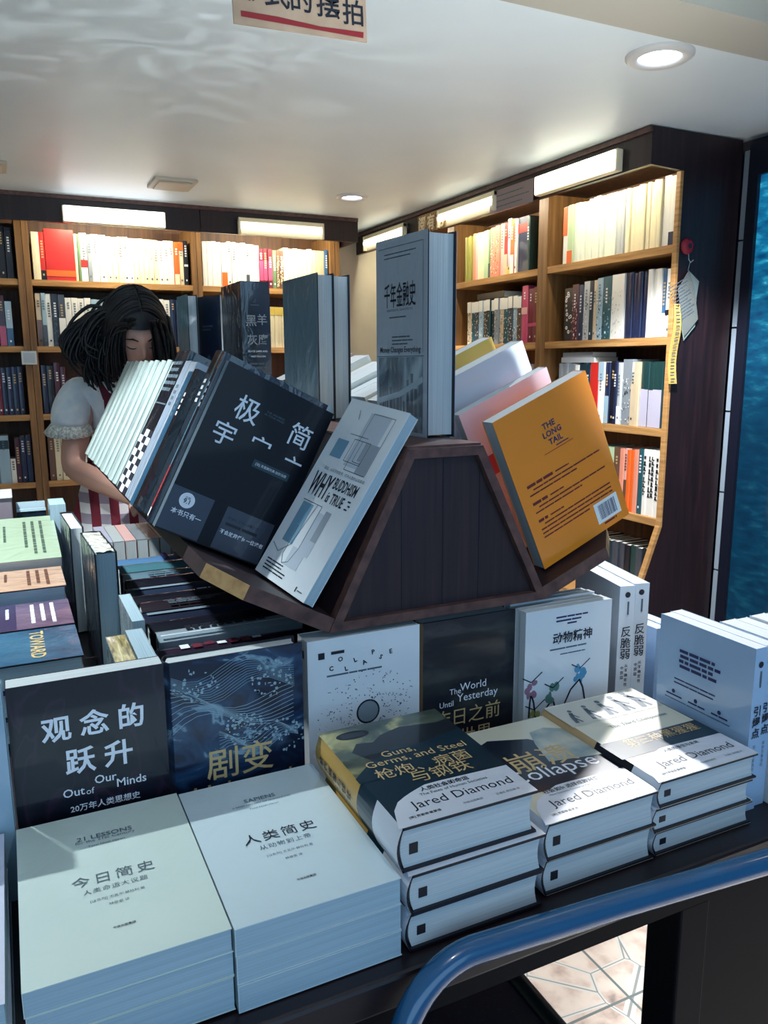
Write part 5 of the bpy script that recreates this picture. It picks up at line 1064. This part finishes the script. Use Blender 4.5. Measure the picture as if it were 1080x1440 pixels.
def gingham():
    m = mat('maroon_white_check_cloth', (120, 30, 50), 0.8); nt = m.node_tree; bb = nt.nodes['Principled BSDF']; N = nt.nodes.new; L = nt.links.new
    tc = N('ShaderNodeTexCoord'); sep = N('ShaderNodeSeparateXYZ'); L(tc.outputs['Object'], sep.inputs[0]); s = []
    for ax, wd in ((0, .052), (2, .06)):
        d = N('ShaderNodeMath'); d.operation = 'DIVIDE'; L(sep.outputs[ax], d.inputs[0]); d.inputs[1].default_value = wd
        f = N('ShaderNodeMath'); f.operation = 'FRACT'; L(d.outputs[0], f.inputs[0]); g = N('ShaderNodeMath'); g.operation = 'GREATER_THAN'; L(f.outputs[0], g.inputs[0]); g.inputs[1].default_value = .5; s.append(g.outputs[0])
    m1 = N('ShaderNodeMix'); m1.data_type = 'RGBA'; L(s[1], m1.inputs[0]); m1.inputs[6].default_value = (*lin((232, 230, 234)), 1); m1.inputs[7].default_value = (*lin((160, 150, 168)), 1)
    m2 = N('ShaderNodeMix'); m2.data_type = 'RGBA'; L(s[0], m2.inputs[0]); L(m1.outputs[2], m2.inputs[6]); m2.inputs[7].default_value = (*lin((112, 26, 46)), 1)
    L(m2.outputs[2], bb.inputs['Base Color']); return m
CHECK = gingham(); MAROON = mat('maroon_cloth', (104, 26, 44), .8)
PX, PY = 0.335, 2.52
person = thing('person', 'person with long black hair looking down, in white blouse and maroon checked pinafore', 'person', Matrix.Translation((PX, PY, 0)))
def q(x, y, z): return (x - PX, y - PY, z)
nodes = {'pelvis': (q(.335, 2.57, .92), (.135, .10)), 'waist': (q(.338, 2.56, 1.08), (.105, .08)), 'chest': (q(.345, 2.54, 1.24), (.125, .09)), 'upper': (q(.348, 2.525, 1.33), (.10, .07)),
         'neck': (q(.350, 2.50, 1.395), .046), 'skull': (q(.353, 2.465, 1.45), .044)}
edges = [('pelvis', 'waist'), ('waist', 'chest'), ('chest', 'upper'), ('upper', 'neck'), ('neck', 'skull')]
for s, tg in ((-1, 'r'), (1, 'l')):
    sh = (.348 + s * .135, 2.535, 1.335); el = (.345 + s * .182, 2.50, 1.10); wr = (.348 + s * .062, 2.30, 1.035); pm = (.350 + s * .035, 2.245, 1.02)
    nodes['shoulder' + tg] = (q(*sh), .052); nodes['mid' + tg] = (q(*[(a + c) / 2 for a, c in zip(sh, el)]), .044); nodes['elbow' + tg] = (q(*el), .038)
    nodes['fore' + tg] = (q(*[a * .6 + c * .4 for a, c in zip(el, wr)]), .036); nodes['wrist' + tg] = (q(*wr), (.025, .020)); nodes['palm' + tg] = (q(*pm), (.036, .014))
    edges += [('upper', 'shoulder' + tg), ('shoulder' + tg, 'mid' + tg), ('mid' + tg, 'elbow' + tg), ('elbow' + tg, 'fore' + tg), ('fore' + tg, 'wrist' + tg), ('wrist' + tg, 'palm' + tg)]
    for i, ln_ in enumerate((.062, .072, .076, .070, .056)):
        if i == 0:
            pts = [(pm[0] - s * .030, pm[1] + .012, pm[2] - .004), (pm[0] - s * .048, pm[1] - .018, pm[2] - .012), (pm[0] - s * .052, pm[1] - .042, pm[2] - .018)]
        else:
            x0 = pm[0] - s * .028 + s * .0185 * (i - 1); pts = [(x0, pm[1] - .030, pm[2]), (x0, pm[1] - .030 - ln_ * .5, pm[2] - .006), (x0 - s * .002, pm[1] - .030 - ln_ * .85, pm[2] - .024)]
        prev = 'palm' + tg
        for k, p in enumerate(pts):
            nm = f'f{tg}{i}{k}'; nodes[nm] = (q(*p), .0085 - .001 * k); edges.append((prev, nm)); prev = nm
    hp = (.335 + s * .085, 2.575, .84)
    nodes['hip' + tg] = (q(*hp), .08); nodes['knee' + tg] = (q(hp[0], 2.565, .48), .052); nodes['calf' + tg] = (q(hp[0], 2.58, .32), .05); nodes['ankle' + tg] = (q(hp[0], 2.585, .085), .034); nodes['heel' + tg] = (q(hp[0], 2.57, .04), .036); nodes['toe' + tg] = (q(hp[0] + s * .01, 2.43, .03), (.04, .024))
    edges += [('pelvis', 'hip' + tg), ('hip' + tg, 'knee' + tg), ('knee' + tg, 'calf' + tg), ('calf' + tg, 'ankle' + tg), ('ankle' + tg, 'heel' + tg), ('heel' + tg, 'toe' + tg)]
body = skin_object('body', nodes, edges, 'pelvis', SKIN, None)
# head: an ellipsoid shaped into jaw, nose, brow, lips and eye sockets
HM = Matrix.Translation(q(.356, 2.425, 1.485)) @ Matrix.Rotation(R(26), 4, 'X') @ Matrix.Rotation(R(6), 4, 'Z')
def gs(x, z, cx, cz, sx, sz): return math.exp(-((x - cx) / sx) ** 2 - ((z - cz) / sz) ** 2)
def head_pt(th, ph):
    x, y, z = math.sin(th) * math.cos(ph), math.sin(th) * math.sin(ph), math.cos(th)
    X, Y, Z = x * .073, y * .092, z * .115
    if Z < 0: k = 1 - .30 * (-Z / .115) ** 1.3; X *= k; Y *= (1 - .12 * (-Z / .115))
    if y < 0:
        f = min(1, -y * 1.6)
        Y -= f * (.019 * gs(X, Z, 0, -.022, .010, .016) + .011 * gs(X, Z, 0, .004, .008, .024) + .006 * gs(X, Z, 0, -.058, .020, .008) + .007 * gs(X, Z, 0, -.092, .022, .014) + .004 * gs(X, Z, 0, .03, .06, .012))
        Y += f * .010 * (gs(X, Z, -.030, .004, .016, .011) + gs(X, Z, .030, .004, .016, .011))
        Y -= f * .005 * (gs(X, Z, -.030, .001, .011, .007) + gs(X, Z, .030, .001, .011, .007))
    return Vector((X, Y, Z))
def grid_sphere(fn, nt_, np_, keep=None):
    V = [fn(math.pi * i / nt_, 2 * math.pi * j / np_) for i in range(nt_ + 1) for j in range(np_)]
    F = []
    for i in range(nt_):
        for j in range(np_):
            f = (i * np_ + j, (i + 1) * np_ + j, (i + 1) * np_ + (j + 1) % np_, i * np_ + (j + 1) % np_)
            if keep is None or keep(sum((V[k] for k in f), Vector()) / 4): F.append(f)
    return V, F
b = MB(); V, F = grid_sphere(head_pt, 64, 72); b.add(V, F, SKIN, HM, True)
for s in (-1, 1):                                              # ears
    EV, EF = grid_sphere(lambda th, ph: Vector((s * .074 + .008 * math.sin(th) * math.cos(ph), .006 + .017 * math.sin(th) * math.sin(ph), -.008 + .030 * math.cos(th))), 10, 14); b.add(EV, EF, SKIN, HM, True)
head = b.build('head_source')
bmx = bmesh.new(); bmx.from_mesh(body.data)
bmesh.ops.delete(bmx, geom=[v for v in bmx.verts if not v.link_faces], context='VERTS')
bmesh.ops.holes_fill(bmx, edges=[e for e in bmx.edges if e.is_boundary], sides=0); bmesh.ops.triangulate(bmx, faces=[f for f in bmx.faces if len(f.verts) > 4]); bmesh.ops.recalc_face_normals(bmx, faces=bmx.faces[:])
bmx.from_mesh(head.data); me = bpy.data.meshes.new('body'); bmx.to_mesh(me); bmx.free()
bpy.data.objects.remove(body); bpy.data.objects.remove(head)
body = bpy.data.objects.new('body', me); COL.objects.link(body); me.materials.append(SKIN)
rm = body.modifiers.new('fuse', 'REMESH'); rm.mode = 'VOXEL'; rm.voxel_size = 0.0042; rm.use_smooth_shade = True
sm = body.modifiers.new('smooth', 'SMOOTH'); sm.iterations = 3; sm.factor = .4
dg = bpy.context.evaluated_depsgraph_get(); new = bpy.data.meshes.new_from_object(body.evaluated_get(dg)); bpy.data.objects.remove(body)
new.materials.clear(); new.materials.append(SKIN); new.name = 'body'
bmx = bmesh.new(); bmx.from_mesh(new); left = set(bmx.verts); big = []
while left:                                                    # keep the one continuous figure, drop stray specks
    st = [left.pop()]; isl = [st[0]]
    while st:
        for e in st.pop().link_edges:
            for v in e.verts:
                if v in left: left.discard(v); st.append(v); isl.append(v)
    big.append(isl)
big.sort(key=len); bmesh.ops.delete(bmx, geom=[v for L_ in big[:-1] for v in L_], context='VERTS'); bmx.to_mesh(new); bmx.free()
for p in new.polygons: p.use_smooth = True
body = bpy.data.objects.new('body', new); COL.objects.link(body); body.parent = person
# lowered eyelids, brows, lips
b = MB()
for s in (-1, 1): b.tube([HM @ (head_pt(math.acos(max(-1, min(1, (z + .003) / .115))), -math.pi / 2 + math.asin(x / .0725)) + Vector((0, -.0015, 0))) for x, z in ((s * .018, -.004), (s * .026, -.0075), (s * .034, -.0075), (s * .042, -.003))], [.0008, .0016, .0016, .0008], HAIR, 8)
b.build('eyelashes', body)
b = MB()
for s in (-1, 1): b.tube([HM @ (head_pt(math.acos(z / .115), -math.pi / 2 + math.asin(x / .0725)) + Vector((0, -.001, 0))) for x, z in ((s * .014, .021), (s * .028, .026), (s * .044, .021))], [.0016, .0026, .0012], HAIR, 8)
b.build('eyebrows', body)
b = MB(); b.tube([HM @ (head_pt(math.acos(z / .115), -math.pi / 2 + math.asin(x / .0725)) + Vector((0, .0005, 0))) for x, z in ((-.021, -.057), (-.008, -.054), (0, -.056), (.008, -.054), (.021, -.057))], [.001, .0042, .0036, .0042, .001], LIP, 8); b.build('lips', body)
# hair: cap with a face opening, side falls, a lock swept over the shoulder
def hair_pt(th, ph):
    p = head_pt(th, ph); x, y, z = math.sin(th) * math.cos(ph), math.sin(th) * math.sin(ph), math.cos(th)
    k = 1.15 + .012 * math.sin(ph * 23) * math.sin(th) + .05 * max(0, -z)
    return Vector((x * .073 * k * 1.12, y * .092 * k + .006, z * .115 * k * (1 if z > 0 else .95) + .004))
def keep_hair(c): return not (c.y < -.035 and c.z < .050 and abs(c.x) < .047) and not (c.z < -.085 and c.y < .0)
b = MB(); V, F = grid_sphere(hair_pt, 40, 60, keep_hair); b.add(V, F, HAIR, HM, True)
rr = random.Random(12)
def lock(p0, ctrl, r0, n, spread):
    for i in range(n):
        o = Vector((rr.gauss(0, 1), rr.gauss(0, 1), rr.gauss(0, 1))) * spread
        P = [HM @ Vector(p0) + o * .6] + [Vector(q(*c)) + o * (1 + .25 * k) for k, c in enumerate(ctrl)]
        pts = []
        for k in range(len(P) - 1):                            # Catmull-Rom through the control points
            a, c, d, e = P[max(k - 1, 0)], P[k], P[k + 1], P[min(k + 2, len(P) - 1)]
            for tt in (0, .25, .5, .75):
                pts.append(.5 * ((2 * c) + (d - a) * tt + (2 * a - 5 * c + 4 * d - e) * tt ** 2 + (3 * c - a - 3 * d + e) * tt ** 3))
        pts.append(P[-1]); n_ = len(pts)
        b.tube(pts, [r0 * (1 - .75 * (k / n_) ** 2) for k in range(n_)], HAIR, 7)
# swept lock on the viewer's left
lock((-.06, .0, .05), [(.262, 2.42, 1.525), (.220, 2.415, 1.480), (.205, 2.42, 1.43), (.235, 2.43, 1.405)], .0055, 70, .017)
lock((-.055, .01, .06), [(.245, 2.41, 1.535), (.190, 2.40, 1.500), (.165, 2.40, 1.465), (.172, 2.41, 1.435), (.195, 2.415, 1.425)], .003, 26, .006)
lock((-.065, .02, .0), [(.262, 2.45, 1.46), (.252, 2.45, 1.40), (.262, 2.44, 1.35)], .0055, 60, .015)
# falls on both sides of the face and down the back
lock((.07, -.02, .03), [(.430, 2.40, 1.50), (.432, 2.40, 1.43), (.425, 2.41, 1.34), (.418, 2.42, 1.28)], .0055, 60, .013)
lock((.03, -.085, .075), [(.402, 2.335, 1.50), (.414, 2.35, 1.43), (.418, 2.37, 1.34)], .004, 36, .008)
lock((-.035, -.085, .07), [(.300, 2.345, 1.50), (.286, 2.365, 1.44), (.290, 2.39, 1.37)], .004, 40, .009)
for k in range(7): lock((-.06 + .02 * k, .085, .02), [(.29 + .022 * k, 2.54, 1.47), (.28 + .024 * k, 2.60, 1.38), (.285 + .022 * k, 2.625, 1.27)], .006, 14, .011)
for i in range(230):                                           # strands combed from the parting down over the crown
    s = rr.choice((-1, 1)); y0 = rr.uniform(-.95, .75); lift = rr.uniform(1.005, 1.05); wob = rr.uniform(-.12, .12); pts = []
    for k in range(9):
        a = .04 + 1.75 * k / 8; d = Vector((s * math.sin(a), y0 * (1 - .25 * k / 8) + wob * k / 8, max(-.3, math.cos(a)))).normalized()
        p = Vector((d.x * .073 * 1.15 * 1.12, d.y * .092 * 1.15 + .006, d.z * .115 * 1.15 + .004)) * lift; pts.append(HM @ p)
    b.tube(pts, [.0014, .0022, .0024, .0024, .0024, .0023, .0021, .0017, .0009], HAIR, 5)
b.build('hair', body)
# clothes
cn = {'waist': (q(.338, 2.56, 1.07), (.118, .092)), 'chest': (q(.345, 2.54, 1.24), (.140, .104)), 'upper': (q(.348, 2.527, 1.33), (.116, .084)), 'collar': (q(.350, 2.507, 1.382), (.062, .058))}
ce = [('waist', 'chest'), ('chest', 'upper'), ('upper', 'collar')]
for s, tg in ((-1, 'r'), (1, 'l')):
    cn['s' + tg] = (q(.348 + s * .140, 2.532, 1.34), .058); cn['m' + tg] = (q(.346 + s * .166, 2.52, 1.285), .063); cn['e' + tg] = (q(.345 + s * .178, 2.510, 1.232), .060); cn['d' + tg] = (q(.345 + s * .180, 2.508, 1.208), .050)
    ce += [('upper', 's' + tg), ('s' + tg, 'm' + tg), ('m' + tg, 'e' + tg), ('e' + tg, 'd' + tg)]
blouse = skin_object('blouse', cn, ce, 'chest', BLOUSE, person)
for s in (-1, 1):                                              # frilled lace cuffs
    T = frame(q(.345 + s * .179, 2.508, 1.212), (1, 0, 0), (0, 1, .18), (s * -.2, -.16, 1)); n = 60; b = MB(); V = []
    for lv, (r, z) in enumerate(((.050, .020), (.058, .008), (.066, -.012), (.063, -.013), (.055, .006), (.047, .020))):
        for k in range(n):
            a = 2 * math.pi * k / n; wv = (.006 if lv in (2, 3) else .003) * math.sin(a * 15); V.append((math.cos(a) * (r + wv), math.sin(a) * (r + wv), z + wv * .6))
    b.add(V, [(i * n + k, i * n + (k + 1) % n, (i + 1) * n + (k + 1) % n, (i + 1) * n + k) for i in range(5) for k in range(n)], LACE, T, True); b.build('lace_cuff', blouse)
b = MB(); n = 72; V = []
prof = [(1.105, .126, .100), (1.09, .130, .104), (1.04, .148, .118), (.95, .176, .138), (.80, .205, .160), (.60, .235, .185), (.597, .232, .182), (.80, .200, .155), (1.04, .143, .113), (1.105, .120, .094)]
for z, rx, ry in prof:
    for k in range(n):
        a = 2 * math.pi * k / n; fl = 1 + (.035 * math.sin(a * 12) * max(0, min(1, (1.08 - z) * 4))); V.append((.003 + math.cos(a) * rx * fl, .045 + math.sin(a) * ry * fl, z))
b.add(V, [(i * n + k, i * n + (k + 1) % n, (i + 1) * n + (k + 1) % n, (i + 1) * n + k) for i in range(len(prof) - 1) for k in range(n)], CHECK, None, True); pin = b.build('pinafore', person)
def band(b, pts, wd, m):                                       # cloth band following points on the chest
    V = []; 
    for p in pts:
        p = Vector(q(*p)); V += [p + Vector((-wd / 2, 0, 0)), p + Vector((wd / 2, 0, 0)), p + Vector((-wd / 2, .003, 0)), p + Vector((wd / 2, .003, 0))]
    n = len(pts)
    for i in range(n - 1):
        a = 4 * i; c = a + 4; b.add(V[a:c + 4], [(0, 1, 5, 4), (2, 6, 7, 3), (0, 4, 6, 2), (1, 3, 7, 5)], m)
b = MB(); band(b, [(.345, 2.438, 1.30), (.345, 2.428, 1.24), (.343, 2.436, 1.16), (.34, 2.452, 1.09)], .17, CHECK); b.build('bib', pin)
for s in (-1, 1):
    b = MB(); band(b, [(.345 + s * .070, 2.436, 1.30), (.345 + s * .082, 2.446, 1.35), (.345 + s * .088, 2.48, 1.398), (.345 + s * .088, 2.54, 1.414), (.345 + s * .08, 2.60, 1.37), (.345 + s * .06, 2.645, 1.25), (.34 + s * .04, 2.655, 1.10)], .034, MAROON); b.build('shoulder_strap', pin)
